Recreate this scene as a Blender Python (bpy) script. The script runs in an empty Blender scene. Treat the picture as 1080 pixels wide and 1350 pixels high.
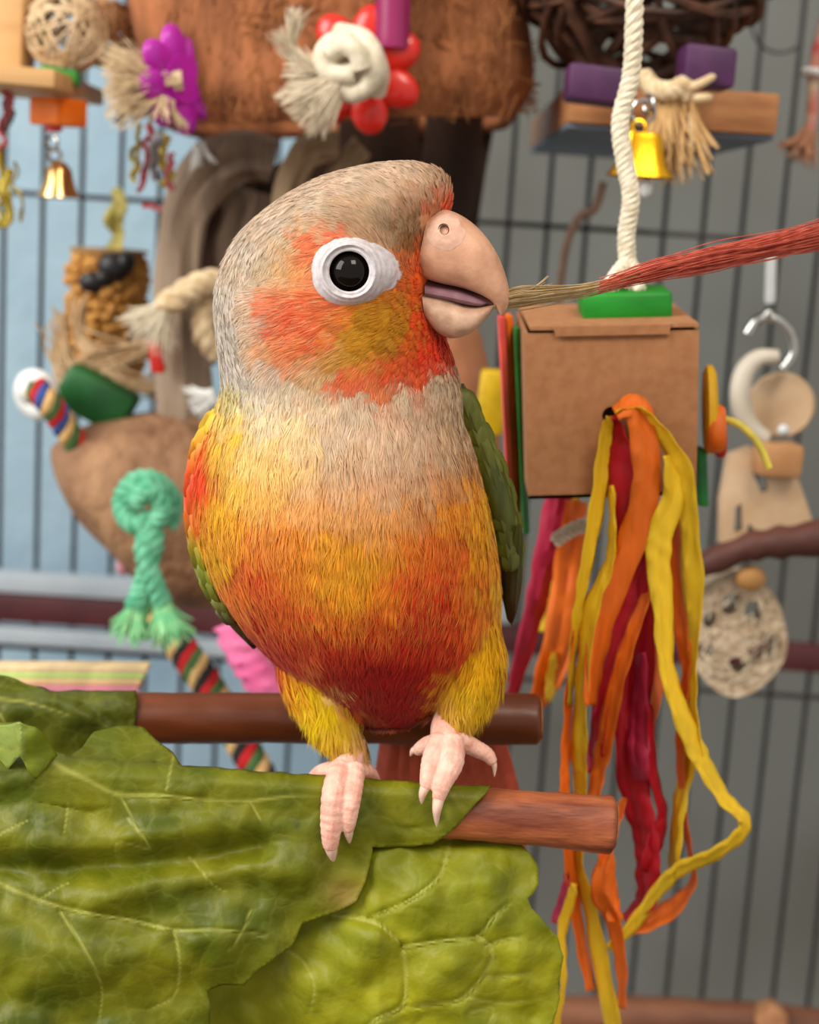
import bpy, bmesh, math, random
import numpy as np
from mathutils import Vector, Matrix, noise
from mathutils.bvhtree import BVHTree
from mathutils.geometry import delaunay_2d_cdt, tessellate_polygon

random.seed(7); rng = np.random.default_rng(7)
sc = bpy.context.scene
COL = sc.collection

# ------------------------------------------------------------------ camera
F = 2059.0                      # focal length in pixels of the 1080 x 1350 frame
PITCH, ROLL = math.radians(10.5), math.radians(3.6)
TGT = Vector((0.0, 0.0, 1.20))
fwd = Vector((0, math.cos(PITCH), -math.sin(PITCH)))
r0 = Vector((1, 0, 0)); u0 = Vector((0, math.sin(PITCH), math.cos(PITCH)))
cr = r0*math.cos(ROLL) + u0*math.sin(ROLL)
cu = u0*math.cos(ROLL) - r0*math.sin(ROLL)
CAM = TGT - fwd*0.35
cd = bpy.data.cameras.new('camera'); cam = bpy.data.objects.new('camera', cd); COL.objects.link(cam)
cam.matrix_world = Matrix(((cr.x, cu.x, -fwd.x, CAM.x), (cr.y, cu.y, -fwd.y, CAM.y), (cr.z, cu.z, -fwd.z, CAM.z), (0, 0, 0, 1)))
cd.sensor_fit = 'HORIZONTAL'; cd.sensor_width = 36.0; cd.lens = 36.0*F/1080.0
cd.clip_start = 0.01; cd.clip_end = 50
cd.dof.use_dof = True; cd.dof.focus_distance = 0.337
cd.dof.aperture_fstop = (cd.lens/1000.0)/0.0038
sc.camera = cam

# ------------------------------------------------------------------ world, lights, exposure
w = bpy.data.worlds.new('room_light'); sc.world = w; w.use_nodes = True
w.node_tree.nodes['Background'].inputs[0].default_value = (1.0, 0.95, 0.88, 1)
w.node_tree.nodes['Background'].inputs[1].default_value = 0.70

def area(name, loc, target, size, sy, power, col):
    l = bpy.data.lights.new(name, 'AREA'); l.shape = 'RECTANGLE'; l.size = size; l.size_y = sy
    l.energy = power; l.color = col
    o = bpy.data.objects.new(name, l); COL.objects.link(o); o.location = loc
    o.rotation_euler = (Vector(target)-Vector(loc)).to_track_quat('-Z', 'Y').to_euler()
    return o
area('window_daylight', (-1.35, -0.75, 2.05), (0, 0.1, 1.2), 1.0, 1.2, 38.0, (1.0, 0.97, 0.92))
area('ceiling_lamp', (0.35, -0.85, 2.35), (0, 0.1, 1.2), 0.5, 0.5, 11.0, (1.0, 0.90, 0.76))
sc.view_settings.view_transform = 'Standard'; sc.view_settings.look = 'None'
sc.view_settings.exposure = 0.0; sc.view_settings.gamma = 1.0
sc.view_settings.use_curve_mapping = False
sc.cycles.use_denoising = True

# ------------------------------------------------------------------ helpers
def P(x, y, Y):
    """world point on the ray of pixel (x, y) where it meets the plane world-Y = Y"""
    d = fwd + cr*((x-540)/F) - cu*((y-675)/F)
    return CAM + d*((Y-CAM.y)/d.y)
def px(Y):                      # metres per pixel near plane Y
    return (P(541, 675, Y)-P(540, 675, Y)).length
def to_px(A):
    A = np.asarray(A) - np.array(CAM)
    z = A @ np.array(fwd)
    return 540+F*(A @ np.array(cr))/z, 675-F*(A @ np.array(cu))/z
def lin(c):
    return tuple((v/255/12.92) if v/255 <= 0.04045 else ((v/255+0.055)/1.055)**2.4 for v in c)
def nz(p, s, seed=0):
    return noise.noise(Vector((p[0]*s+seed*7.3, p[1]*s-seed*3.1, p[2]*s+seed*1.7)))

class MB:
    def __init__(s): s.v = []; s.f = []; s.c = None
    def add(s, vs, fs):
        b = len(s.v); s.v += [tuple(v) for v in vs]; s.f += [tuple(i+b for i in f) for f in fs]; return s
    def rings(s, rs, cap=True, closed=False):
        n = len(rs[0]); m = len(rs); b = len(s.v)
        for r in rs: s.v += [tuple(p) for p in r]
        for i in range(m if closed else m-1):
            i2 = (i+1) % m
            for j in range(n):
                j2 = (j+1) % n
                s.f.append((b+i*n+j, b+i*n+j2, b+i2*n+j2, b+i2*n+j))
        if cap and not closed:
            s.f.append(tuple(b+j for j in reversed(range(n)))); s.f.append(tuple(b+(m-1)*n+j for j in range(n)))
        return s
    def tube(s, pts, r, n=8, closed=False, cap=True, flat=1.0, spin=0.0):
        pts = [Vector(p) for p in pts]; m = len(pts)
        rr = r if hasattr(r, '__len__') else [r]*m
        T, N, B = frames(pts, closed); rs = []
        for i in range(m):
            ring = []
            for j in range(n):
                a = 2*math.pi*j/n + spin
                ring.append(pts[i] + (N[i]*math.cos(a) + B[i]*math.sin(a)*flat)*rr[i])
            rs.append(ring)
        return s.rings(rs, cap, closed)
    def rope(s, pts, r, strands=3, turns=6.0, n=7, steps=None, taper=None):
        pts = sm(pts, steps or max(24, int(turns*9))); T, N, B = frames(pts); m = len(pts)
        for k in range(strands):
            q = []; rad = []
            for i in range(m):
                a = 2*math.pi*(k/strands + turns*i/(m-1)); t = taper(i/(m-1)) if taper else 1.0
                q.append(pts[i] + (N[i]*math.cos(a)+B[i]*math.sin(a))*r*0.5*t); rad.append(r*0.56*t)
            s.tube(q, rad, n)
        return s
    def fray(s, root, d, length, spread, count, r=0.00022, wav=0.25, root_r=0.002, drop=0.0, n=3):
        root = Vector(root); d = Vector(d).normalized(); sd = d.orthogonal().normalized(); u = d.cross(sd)
        for k in range(count):
            a = random.random()*2*math.pi; q = math.sqrt(random.random())
            off = sd*math.cos(a)*q + u*math.sin(a)*q
            L = length*random.uniform(0.6, 1.05); ph = random.random()*6.28; p = []
            for i in range(6):
                t = i/5
                p.append(root + off*root_r + d*L*t + off*spread*t*t + sd*math.sin(ph+t*5)*wav*L*0.12*t
                         + u*math.cos(ph*1.7+t*4)*wav*L*0.12*t + Vector((0, 0, -drop*L*t*t)))
            s.tube(p, [r, r, r*.95, r*.9, r*.8, r*.4], n)
        return s
    def box(s, c, ax, ay, az, bev=0.0):
        """box with centre c and half-axis vectors, edges bevelled"""
        bm = bmesh.new(); bmesh.ops.create_cube(bm, size=2.0)
        M = Matrix((ax, ay, az)).transposed()
        for v in bm.verts: v.co = Vector(c) + M @ v.co
        if bev: bmesh.ops.bevel(bm, geom=list(bm.edges), offset=bev, segments=2, profile=0.5, affect='EDGES')
        bm.verts.index_update()
        s.add([v.co for v in bm.verts], [[v.index for v in f.verts] for f in bm.faces]); bm.free(); return s
    def ball(s, c, rx, ry=None, rz=None, nu=14, nv=9, M=None):
        ry = ry or rx; rz = rz or rx; rs = []
        for i in range(nv+1):
            th = math.pi*(0.03+0.94*i/nv); ring = []
            for j in range(nu):
                ph = 2*math.pi*j/nu
                p = Vector((rx*math.sin(th)*math.cos(ph), ry*math.sin(th)*math.sin(ph), -rz*math.cos(th)))
                ring.append(Vector(c) + (M @ p if M else p))
            rs.append(ring)
        return s.rings(rs)
    def lathe(s, c, prof, axis=(0, 0, 1), n=20, cap=True):
        ax = Vector(axis).normalized(); a = ax.orthogonal().normalized(); b = ax.cross(a); rs = []
        for r, h in prof:
            rs.append([Vector(c)+ax*h+(a*math.cos(2*math.pi*j/n)+b*math.sin(2*math.pi*j/n))*r for j in range(n)])
        return s.rings(rs, cap)
    def torus(s, c, R, r, axis=(0, 1, 0), n=24, m=8, a0=0.0, a1=2*math.pi, up=None):
        ax = Vector(axis).normalized(); a = Vector(up).normalized() if up else ax.orthogonal().normalized(); b = ax.cross(a)
        full = abs(a1-a0-2*math.pi) < 1e-4; k = n if full else n+1
        return s.tube([Vector(c)+(a*math.cos(a0+(a1-a0)*i/n)+b*math.sin(a0+(a1-a0)*i/n))*R for i in range(k)], r, m, closed=full)
    def plate(s, outer, holes, thick):
        """flat plate of any outline (3D points) with holes, extruded along vector thick"""
        loops = [[Vector(p) for p in outer]] + [[Vector(p) for p in h] for h in holes]
        flat = [p for l in loops for p in l]; n = len(flat); t = Vector(thick)
        if len(holes) < 2: tri = tessellate_polygon(loops)
        else:                   # constrained Delaunay in the plate's own plane, hole triangles dropped
            w_ = t.normalized(); a_ = w_.orthogonal().normalized(); b_ = w_.cross(a_); o_ = flat[0]
            p2 = [Vector(((p-o_).dot(a_), (p-o_).dot(b_))) for p in flat]; ed = []; k = 0
            for l in loops: ed += [(k+i, k+(i+1) % len(l)) for i in range(len(l))]; k += len(l)
            V2, _, F2, ov, *_r = delaunay_2d_cdt(p2, ed, [], 1, 1e-7); hp = []; k = len(loops[0])
            for l in loops[1:]: hp.append(p2[k:k+len(l)]); k += len(l)
            def inside(q, po):
                r = False
                for i in range(len(po)):
                    u, v = po[i], po[i-1]
                    if (u.y > q.y) != (v.y > q.y) and q.x < (v.x-u.x)*(q.y-u.y)/(v.y-u.y)+u.x: r = not r
                return r
            back = [o[0] if o else 0 for o in ov]
            tri = [tuple(back[i] for i in f) for f in F2 if not any(inside(sum((V2[i] for i in f), Vector((0, 0)))/len(f), h) for h in hp)]
        vs = flat + [p+t for p in flat]
        fs = [tuple(f) for f in tri] + [tuple(i+n for i in reversed(f)) for f in tri]
        b = 0
        for l in loops:
            m = len(l)
            for i in range(m): fs.append((b+i, b+(i+1) % m, b+n+(i+1) % m, b+n+i))
            b += m
        return s.add(vs, fs)

def frames(pts, closed=False):
    m = len(pts); T = []
    for i in range(m):
        a = pts[(i-1) % m] if (closed or i > 0) else pts[0]; b = pts[(i+1) % m] if (closed or i < m-1) else pts[-1]
        t = (b-a); T.append(t.normalized() if t.length > 1e-12 else Vector((0, 0, 1)))
    n = T[0].orthogonal().normalized(); N = []; B = []
    for i in range(m):
        n = n - T[i]*n.dot(T[i]); n = n.normalized() if n.length > 1e-9 else T[i].orthogonal().normalized()
        N.append(n.copy()); B.append(T[i].cross(n))
    return T, N, B
def sm(pts, n):
    """Catmull-Rom through points (tuples of any length), n samples"""
    pts = [tuple(p) for p in pts]; m = len(pts); out = []
    if m == 1: return [Vector(pts[0])]*n
    for i in range(n):
        t = i/(n-1)*(m-1); k = min(int(t), m-2); f = t-k
        p0 = pts[max(k-1, 0)]; p1 = pts[k]; p2 = pts[k+1]; p3 = pts[min(k+2, m-1)]
        q = [0.5*(2*b+(c-a)*f+(2*a-5*b+4*c-d)*f*f+(3*b-a-3*c+d)*f**3) for a, b, c, d in zip(p0, p1, p2, p3)]
        out.append(Vector(q) if 2 <= len(q) <= 4 else q)
    return out
def smP(pts, n):               # (x, y, Y) pixels with depth -> world, smoothed
    return sm([tuple(P(*p)) for p in pts], n)

WL = {}
def thing(name, label, cat, loc, group=None):
    o = bpy.data.objects.new(name, None); COL.objects.link(o); o.location = loc; o.empty_display_size = 0.01
    WL[o] = Vector(loc); tag(o, label, cat, group); return o
def tag(o, label, cat, group=None, kind=None):
    if label: o['label'] = label
    if cat: o['category'] = cat
    if group: o['group'] = group
    if kind: o['kind'] = kind
    return o
def part(name, mb, mat, parent=None, smooth=True, label=None, kind=None, colors=None, solid=0):
    V = np.array([tuple(v) for v in mb.v], dtype=np.float64); c = V.mean(0)
    me = bpy.data.meshes.new(name); me.from_pydata((V-c).tolist(), [], mb.f); me.validate(); me.update()
    if smooth: me.polygons.foreach_set('use_smooth', [True]*len(me.polygons))
    bm = bmesh.new(); bm.from_mesh(me); bmesh.ops.recalc_face_normals(bm, faces=bm.faces); bm.to_mesh(me); bm.free()
    if smooth:
        try: me.set_sharp_from_angle(angle=math.radians(42))
        except Exception: pass
    return link(name, me, Vector(c), mat, parent, label, kind, colors, solid)
def link(name, me, c, mat, parent=None, label=None, kind=None, colors=None, solid=0):
    me.materials.append(mat)
    if colors is not None:
        at = me.color_attributes.new('pigment', 'FLOAT_COLOR', 'POINT')
        cc = np.ones((len(me.vertices), 4), dtype=np.float32); cc[:, :3] = colors; at.data.foreach_set('color', cc.ravel())
    o = bpy.data.objects.new(name, me); COL.objects.link(o); WL[o] = Vector(c)
    if parent: o.parent = parent; o.location = Vector(c)-WL[parent]
    else: o.location = c
    if label: o['label'] = label
    if kind: o['kind'] = kind
    if solid:
        m = o.modifiers.new('thickness', 'SOLIDIFY'); m.thickness = solid; m.offset = 0
    return o
def one(name, mb, mat, label, cat, group=None, **k):
    return tag(part(name, mb, mat, None, **k), label, cat, group)

def mat(name, c1, c2=None, rough=0.6, scale=120.0, stretch=(1, 1, 1), detail=4.0, bump=0.0, bscale=None, metal=0.0,
        spec=0.4, pig=False, sss=0.0, trans=0.0, coat=0.0, alpha_trans=0.0, wave=False, contrast=(0.35, 0.65), sheen=0.0, bdist=0.001):
    m = bpy.data.materials.new(name); m.use_nodes = True; nt = m.node_tree; n = nt.nodes; b = n['Principled BSDF']
    tc = n.new('ShaderNodeTexCoord'); mp = n.new('ShaderNodeMapping'); mp.inputs['Scale'].default_value = stretch
    nt.links.new(tc.outputs['Object'], mp.inputs[0])
    tx = n.new('ShaderNodeTexNoise'); tx.inputs['Scale'].default_value = scale; tx.inputs['Detail'].default_value = detail
    nt.links.new(mp.outputs[0], tx.inputs['Vector'])
    rp = n.new('ShaderNodeMapRange'); rp.inputs['From Min'].default_value = contrast[0]; rp.inputs['From Max'].default_value = contrast[1]
    nt.links.new(tx.outputs['Fac'], rp.inputs[0])
    mx = n.new('ShaderNodeMix'); mx.data_type = 'RGBA'; nt.links.new(rp.outputs[0], mx.inputs['Factor'])
    if pig:
        va = n.new('ShaderNodeVertexColor'); va.layer_name = 'pigment'
        g = n.new('ShaderNodeMix'); g.data_type = 'RGBA'; g.blend_type = 'MULTIPLY'; g.inputs['Factor'].default_value = 1
        g.inputs[7].default_value = (*c1, 1)
        nt.links.new(va.outputs[0], mx.inputs[6]); nt.links.new(va.outputs[0], g.inputs[6]); nt.links.new(g.outputs[2], mx.inputs[7])
    else:
        mx.inputs[6].default_value = (*lin(c1), 1); mx.inputs[7].default_value = (*lin(c2 or tuple(v*0.85 for v in c1)), 1)
    nt.links.new(mx.outputs[2], b.inputs['Base Color'])
    b.inputs['Roughness'].default_value = rough; b.inputs['Metallic'].default_value = metal
    b.inputs['Specular IOR Level'].default_value = spec; b.inputs['Coat Weight'].default_value = coat; b.inputs['Coat Roughness'].default_value = 0.08
    b.inputs['Sheen Weight'].default_value = sheen; b.inputs['Transmission Weight'].default_value = trans
    if sss:
        b.inputs['Subsurface Weight'].default_value = sss; b.inputs['Subsurface Radius'].default_value = (1.0, 0.5, 0.3); b.inputs['Subsurface Scale'].default_value = 0.002
    if bump:
        bt = n.new('ShaderNodeTexNoise'); bt.inputs['Scale'].default_value = bscale or scale*3; bt.inputs['Detail'].default_value = 3
        nt.links.new(mp.outputs[0], bt.inputs['Vector']); bp = n.new('ShaderNodeBump'); bp.inputs['Strength'].default_value = bump; bp.inputs['Distance'].default_value = bdist
        nt.links.new(bt.outputs['Fac'], bp.inputs['Height']); nt.links.new(bp.outputs[0], b.inputs['Normal'])
    if alpha_trans:            # thin translucent sheet (leaf, paper, feather)
        tr = n.new('ShaderNodeBsdfTranslucent'); nt.links.new(mx.outputs[2], tr.inputs[0]); ms = n.new('ShaderNodeMixShader'); ms.inputs[0].default_value = alpha_trans
        out = n['Material Output']; nt.links.new(b.outputs[0], ms.inputs[1]); nt.links.new(tr.outputs[0], ms.inputs[2]); nt.links.new(ms.outputs[0], out.inputs[0])
    return m
# ------------------------------------------------------------------ the setting
M_wall = mat('blue_plaster', (160, 186, 202), (140, 168, 188), rough=0.85, scale=9, bump=0.5, bscale=60, bdist=0.004)
M_wall2 = mat('shaded_plaster', (112, 115, 112), (94, 94, 88), rough=0.9, scale=7, detail=2, bump=0.3, bscale=40, contrast=(0.4, 0.7))  # right wall: its weaker light is put into a darker, greyer colour
M_floor = mat('floor_boards', (120, 92, 66), (96, 70, 48), rough=0.6, scale=6, stretch=(1, 8, 1))
def slab(name, lo, hi, m):
    b = MB(); lo = Vector(lo); hi = Vector(hi); h = (hi-lo)/2
    b.box((lo+hi)/2, (h.x, 0, 0), (0, h.y, 0), (0, 0, h.z)); o = part(name, b, m, smooth=False); o['kind'] = 'structure'; return o
slab('floor', (-2.2, -2.2, -0.05), (2.2, 0.95, 0.0), M_floor)
slab('wall_back', (-2.2, 0.62, 0.0), (-0.005, 0.70, 2.6), M_wall)
slab('wall_right', (-0.005, 0.60, 0.0), (2.2, 0.70, 2.6), M_wall2)

M_bar = mat('bar_coating', (38, 30, 34), (28, 22, 26), rough=0.4, spec=0.4, scale=80)
M_rail = mat('maroon_rail', (84, 38, 42), (68, 26, 32), rough=0.4, scale=30)
M_grey_rail = mat('grey_rail', (176, 186, 194), (160, 170, 180), rough=0.45, scale=30)
YC = 0.40
cage = thing('bird_cage', 'dark wire bird cage back with upright bars and a maroon rail', 'cage', P(540, 1320, YC))
x0w = P(5, 300, YC).x
ztop = P(540, -80, YC).z + 0.02
zsplit = P(100, 800, YC).z
zlow = P(540, 1420, YC).z
xs = []
step = 0.0182
k = -8
while True:
    X = x0w + step*k
    if X > P(1120, 100, YC).x + 0.10: break
    xs.append(X); k += 1
for X in xs:
    b = MB(); b.tube([(X, YC, zlow), (X, YC, (zlow+ztop)/2), (X, YC, ztop)], 0.00125, 8); part('bar', b, M_bar, cage)
def hrail(name, zc, r, m, Y, flat=None, h=None, xe=None):
    b = MB(); x0, x1 = xs[0]-0.01, xe or xs[-1]+0.01
    if flat: b.box(((x0+x1)/2, Y, zc), ((x1-x0)/2, 0, 0), (0, flat, 0), (0, 0, h), 0.001)
    else: b.tube([(x0, Y, zc), (0, Y, zc), (x1, Y, zc)], r, 8)
    return part(name, b, m, cage)
hrail('cross_bar', P(100, 259, YC).z, 0.00125, M_bar, YC-0.0026)
hrail('cross_bar', P(100, -70, YC).z, 0.00125, M_bar, YC-0.0026)
hrail('cross_bar', P(100, 856, YC).z, 0.00125, M_bar, YC-0.0026)
hrail('rail', zsplit, 0, M_rail, YC-0.008, 0.003, 0.0070)
hrail('shelf_lip', P(100, 767, YC).z, 0, M_grey_rail, YC-0.006, 0.005, 0.0050, P(672, 800, YC).x)
hrail('shelf_lip', P(100, 836, YC).z, 0, M_grey_rail, YC-0.006, 0.005, 0.0042, P(672, 800, YC).x)

# wooden ledge at the foot of the bars
M_log = mat('log_bark', (132, 84, 58), (92, 54, 36), rough=0.6, scale=60, stretch=(0.3, 1, 1), bump=0.4)
M_logend = mat('log_end', (172, 122, 84), (140, 92, 60), rough=0.7, scale=200)
lg = thing('log_perch', 'thick brown log perch across the cage foot with a sawn branch stub', 'perch', P(900, 1350, 0.33))
b = MB(); pts = smP([(690, 1338, 0.33), (820, 1338, 0.33), (960, 1344, 0.33), (1150, 1362, 0.33)], 26)
b.tube(pts, [0.0088+0.0008*nz(p, 60) for p in pts], 18); part('branch', b, M_log, lg)
b = MB(); c = P(1018, 1347, 0.318); b.lathe(c, [(0.0072, 0.012), (0.0075, 0.002), (0.0070, 0.0), (0.0035, -0.0006)], axis=(0.1, 1, -0.2), n=20); part('branch_stub', b, M_logend, lg)
# ------------------------------------------------------------------ the parrot
bird = thing('parrot', 'small parrot with beige head, yellow breast and red belly on the leaf-wrapped perch', 'parrot', P(520, 1030, 0.0))
# silhouette rows: y, left x, right x, centre depth (mm), half depth (mm)
ROWS = [(216, 512, 548, 6, 4), (222, 474, 572, 6, 8.5), (234, 430, 588, 6, 12), (252, 391, 594, 6, 15), (275, 356, 592, 6, 17.0),
        (300, 327, 580, 6, 18.2), (330, 305, 571, 6, 19), (365, 291, 569, 6, 19.5), (400, 286, 571, 6.5, 20), (440, 288, 584, 7.5, 20.5),
        (475, 292, 596, 8.5, 21), (510, 294, 606, 9.5, 22), (545, 284, 610, 10, 24), (580, 271, 620, 10, 26.5), (620, 262, 630, 10, 28.5),
        (660, 260, 640, 10, 30), (700, 266, 648, 10.5, 30.5), (740, 279, 654, 11, 30), (780, 299, 656, 11.5, 28.5), (820, 326, 655, 12, 26),
        (860, 362, 640, 12.5, 22), (895, 402, 612, 13, 17), (925, 438, 578, 13.5, 12), (946, 470, 548, 13.5, 6)]
fine = sm(ROWS, 70)
bb = MB(); NR = 40; rs = []
for y, L, R, yc, hd in fine:
    A, B = P(L, y, yc/1000), P(R, y, yc/1000); c = (A+B)/2; h = (B-A)/2; ring = []
    for j in range(NR):
        a = 2*math.pi*j/NR; ca, sa = math.cos(a), math.sin(a); e = 2/2.15
        ring.append(c + h*math.copysign(abs(ca)**e, ca) + Vector((0, math.copysign(abs(sa)**e, sa)*hd/1000, 0)))
    rs.append(ring)
bb.rings(rs)
def pxr(v, Y=0.0): return v*px(Y)
pt = smP([(408, 800, 0.012), (407, 862, 0.007), (425, 922, 0.004), (453, 975, 0.003), (466, 1000, 0.004)], 14)
bb.tube(pt, [pxr(r[0]) for r in sm([(50,), (49,), (39,), (26,), (20,)], 14)], 16)
pt = smP([(596, 780, 0.008), (614, 845, 0.004), (619, 895, 0.003), (606, 932, 0.003), (594, 955, 0.004)], 14)
bb.tube(pt, [pxr(r[0]) for r in sm([(48,), (47,), (43,), (33,), (20,)], 14)], 16)
# back of the thighs and rump, behind what the camera sees
bb.ball(P(500, 800, 0.022), 0.026, 0.018, 0.026)
tmp = bpy.data.meshes.new('tmp'); tmp.from_pydata(bb.v, [], bb.f)
bm = bmesh.new(); bm.from_mesh(tmp); bmesh.ops.recalc_face_normals(bm, faces=bm.faces); bm.to_mesh(tmp); bm.free()
to = bpy.data.objects.new('tmp', tmp); COL.objects.link(to)
md = to.modifiers.new('r', 'REMESH'); md.mode = 'VOXEL'; md.voxel_size = 0.0010
md = to.modifiers.new('s', 'SMOOTH'); md.factor = 0.5; md.iterations = 8
dg = bpy.context.evaluated_depsgraph_get(); body_me = bpy.data.meshes.new_from_object(to.evaluated_get(dg)); bpy.data.objects.remove(to)
nv = len(body_me.vertices); BV = np.empty(nv*3); body_me.vertices.foreach_get('co', BV); BV = BV.reshape(-1, 3)
BN = np.empty(nv*3); body_me.vertices.foreach_get('normal', BN); BN = BN.reshape(-1, 3)
bvh = BVHTree.FromPolygons([tuple(v) for v in BV], [tuple(p.vertices) for p in body_me.polygons])
def hit(x, y):
    d = (P(x, y, 0)-CAM).normalized(); r = bvh.ray_cast(CAM, d)
    if r[0] is None: return P(x, y, 0.005), Vector((0, -1, 0))
    return r[0], r[1]

# plumage pigment: measured feather colours at points of the coat (front), interpolated
PIG = np.array([
 # crown, nape, hind neck (beige grey)
 (530,225,206,184,160),(470,245,205,184,162),(560,240,202,176,148),(420,270,204,186,165),(370,300,206,190,172),(330,340,208,194,178),(300,400,210,200,188),
 (300,450,212,204,194),(310,500,212,204,194),(340,430,210,196,180),(340,480,214,205,192),(360,340,204,182,156),(390,290,200,180,156),(450,290,196,170,142),
 (500,270,200,174,146),(510,300,184,156,126),(545,290,172,138,104),(540,310,160,118,78),(555,265,205,168,138),(588,268,240,92,40),(580,262,232,120,70),(592,244,206,172,142),(575,240,206,176,148),(597,255,214,140,100),(570,262,204,160,126),(575,286,222,110,62),(560,285,190,140,100),(540,320,150,104,60),
 # eye brow and lores
 (430,314,240,104,60),(408,320,238,128,84),(455,312,226,110,64),(378,350,216,182,132),(395,342,228,164,104),(440,298,202,172,138),(405,303,210,180,140),(382,325,212,182,142),(470,296,194,164,130),(385,368,226,180,124),(555,330,226,100,40),(550,360,228,96,36),(545,395,226,110,40),(535,345,214,130,80),
 # cheek: red rays, olive gold, red chin
 (370,390,240,140,92),(350,410,238,128,84),(360,440,236,110,66),(390,410,242,104,62),(410,440,240,112,64),(440,425,240,140,70),(420,400,240,120,70),(380,460,234,140,84),(350,465,226,180,130),(350,368,212,190,158),(332,378,210,194,172),(330,412,212,196,174),(322,445,212,200,184),(365,365,214,186,146),(338,440,216,190,160),(405,378,230,150,100),
 (455,440,214,160,44),(490,430,206,150,34),(480,460,204,150,36),(520,430,200,142,30),(515,460,192,136,34),(450,470,216,168,70),(530,405,206,140,44),
 (560,430,230,80,32),(570,460,230,66,30),(555,480,226,72,36),(545,450,214,110,36),(520,490,220,96,50),(480,500,224,130,80),(460,505,228,112,70),(500,515,222,130,80),(545,500,224,100,54),(575,410,226,84,40),(588,440,222,90,50),
 # throat and upper breast
 (420,500,220,188,140),(380,520,220,204,180),(420,540,220,200,170),(470,540,216,196,170),(530,530,214,192,164),(580,510,208,184,156),(600,540,208,182,152),(330,540,216,206,188),(300,530,214,200,140),
 (350,570,224,208,170),(400,590,226,204,156),(450,590,216,194,168),(500,590,216,190,162),(550,580,214,186,156),(600,590,208,176,142),(620,620,204,160,112),
 (300,570,226,198,120),(290,600,232,190,70),(330,610,228,200,132),(370,620,228,194,122),(410,630,222,190,144),(460,630,218,184,146),(510,640,216,178,140),(560,640,212,170,130),(600,650,216,156,100),
 (310,640,236,196,90),(340,660,230,186,100),(400,670,224,174,108),(450,680,222,168,106),(500,690,220,164,100),(550,680,218,156,98),(600,680,226,150,40),(640,670,232,178,26),(650,700,234,176,20),(630,640,226,160,40),
 # lower breast: orange and gold
 (285,680,238,186,40),(300,700,236,170,50),(330,710,230,140,60),(360,700,228,150,70),(400,720,230,150,50),(440,720,232,166,44),(480,740,236,170,40),(520,730,232,150,44),(560,730,226,110,40),(600,730,222,96,34),(640,740,228,160,20),
 (290,740,238,180,40),(320,750,226,110,50),(350,760,222,90,44),(390,760,230,140,44),(430,770,236,168,40),(470,780,236,164,36),(500,790,232,140,36),(540,770,220,90,34),(580,770,214,70,30),(620,770,224,120,26),(655,780,232,180,20),
 (310,790,232,130,50),(340,800,214,80,40),(380,800,220,96,44),(420,810,230,140,40),(460,820,226,120,36),(500,820,214,84,30),(550,810,204,50,26),(590,810,204,46,24),(620,820,222,100,26),(655,830,230,176,20),
 # belly and vent red
 (340,840,204,62,38),(370,850,206,64,40),(400,840,206,64,36),(440,850,196,48,30),(480,850,192,44,26),(530,850,190,30,20),(580,850,200,40,22),(610,860,212,70,26),
 (430,890,180,24,18),(470,900,172,18,14),(510,900,172,16,12),(550,890,182,24,16),(500,940,160,14,12),(460,930,172,22,16),(540,930,168,18,14),(575,880,200,44,24),
 # thighs
 (350,868,206,66,36),(366,884,208,72,36),(385,870,200,58,34),(388,906,226,160,30),(402,885,214,120,60),(410,920,232,200,24),(430,950,232,204,20),(455,975,226,196,50),(470,990,216,180,100),(440,925,222,180,110),
 (600,900,226,170,30),(630,880,228,176,14),(655,870,226,176,12),(645,910,222,182,16),(620,930,222,186,30),(600,940,214,176,70),(620,900,228,184,30),(655,900,220,176,14),
 # shoulder edge of the viewer-left wing
 (268,560,226,190,80),(262,600,232,120,40),(258,640,236,90,30),(262,680,238,120,34),(255,620,232,60,30),(262,720,230,180,30),
], dtype=float)
PIGL = np.array([lin(r[2:]) for r in PIG])
def pigment(V, N):
    X, Y = to_px(V); out = np.empty((len(V), 3))
    for s in range(0, len(V), 20000):
        x = X[s:s+20000, None]; y = Y[s:s+20000, None]
        d2 = ((x-PIG[None, :, 0])**2+(y-PIG[None, :, 1])**2+12.0**2)
        wt = d2**-2.5; wt /= wt.sum(1, keepdims=True); out[s:s+20000] = wt @ PIGL
    # far side of the bird: olive green back, beige nape
    back = np.clip((N[:, 1]-0.15)/0.4, 0, 1)*np.clip((Y-520)/60, 0, 1)
    g = np.array(lin((92, 110, 26)))
    return out*(1-back[:, None])+g*back[:, None]
body_me.polygons.foreach_set('use_smooth', [True]*len(body_me.polygons))
M_coat = mat('bird_skin_coat', (0.8, 0.75, 0.7), pig=True, rough=0.85, scale=500, spec=0.2)
M_feather = mat('soft_feather', (0.92, 0.90, 0.88), pig=True, rough=0.7, scale=260, spec=0.25, alpha_trans=0.38, sheen=0.15)
c0 = BV.mean(0); body_me.vertices.foreach_set('co', (BV-c0).ravel().astype(np.float32))
GAIN = 1.2                     # fluffed plumage self-shades; pigment is a little lighter than it reads
body = link('body', body_me, Vector(c0), M_coat, bird, colors=np.minimum(pigment(BV, BN)*GAIN, 0.93))

EYE = (461, 358)
def patch_r(a):                # outline of the bare white eye patch, pixels, angle from +x, y down
    ca, sa = math.cos(a), math.sin(a)
    rx = 70 if ca > 0 else 49; ry = 44 if sa > 0 else 44
    e = 1.7 if ca > 0 else 2.2
    return ((abs(ca)/rx)**e+(abs(sa)/ry)**e)**(-1/e)
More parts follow.
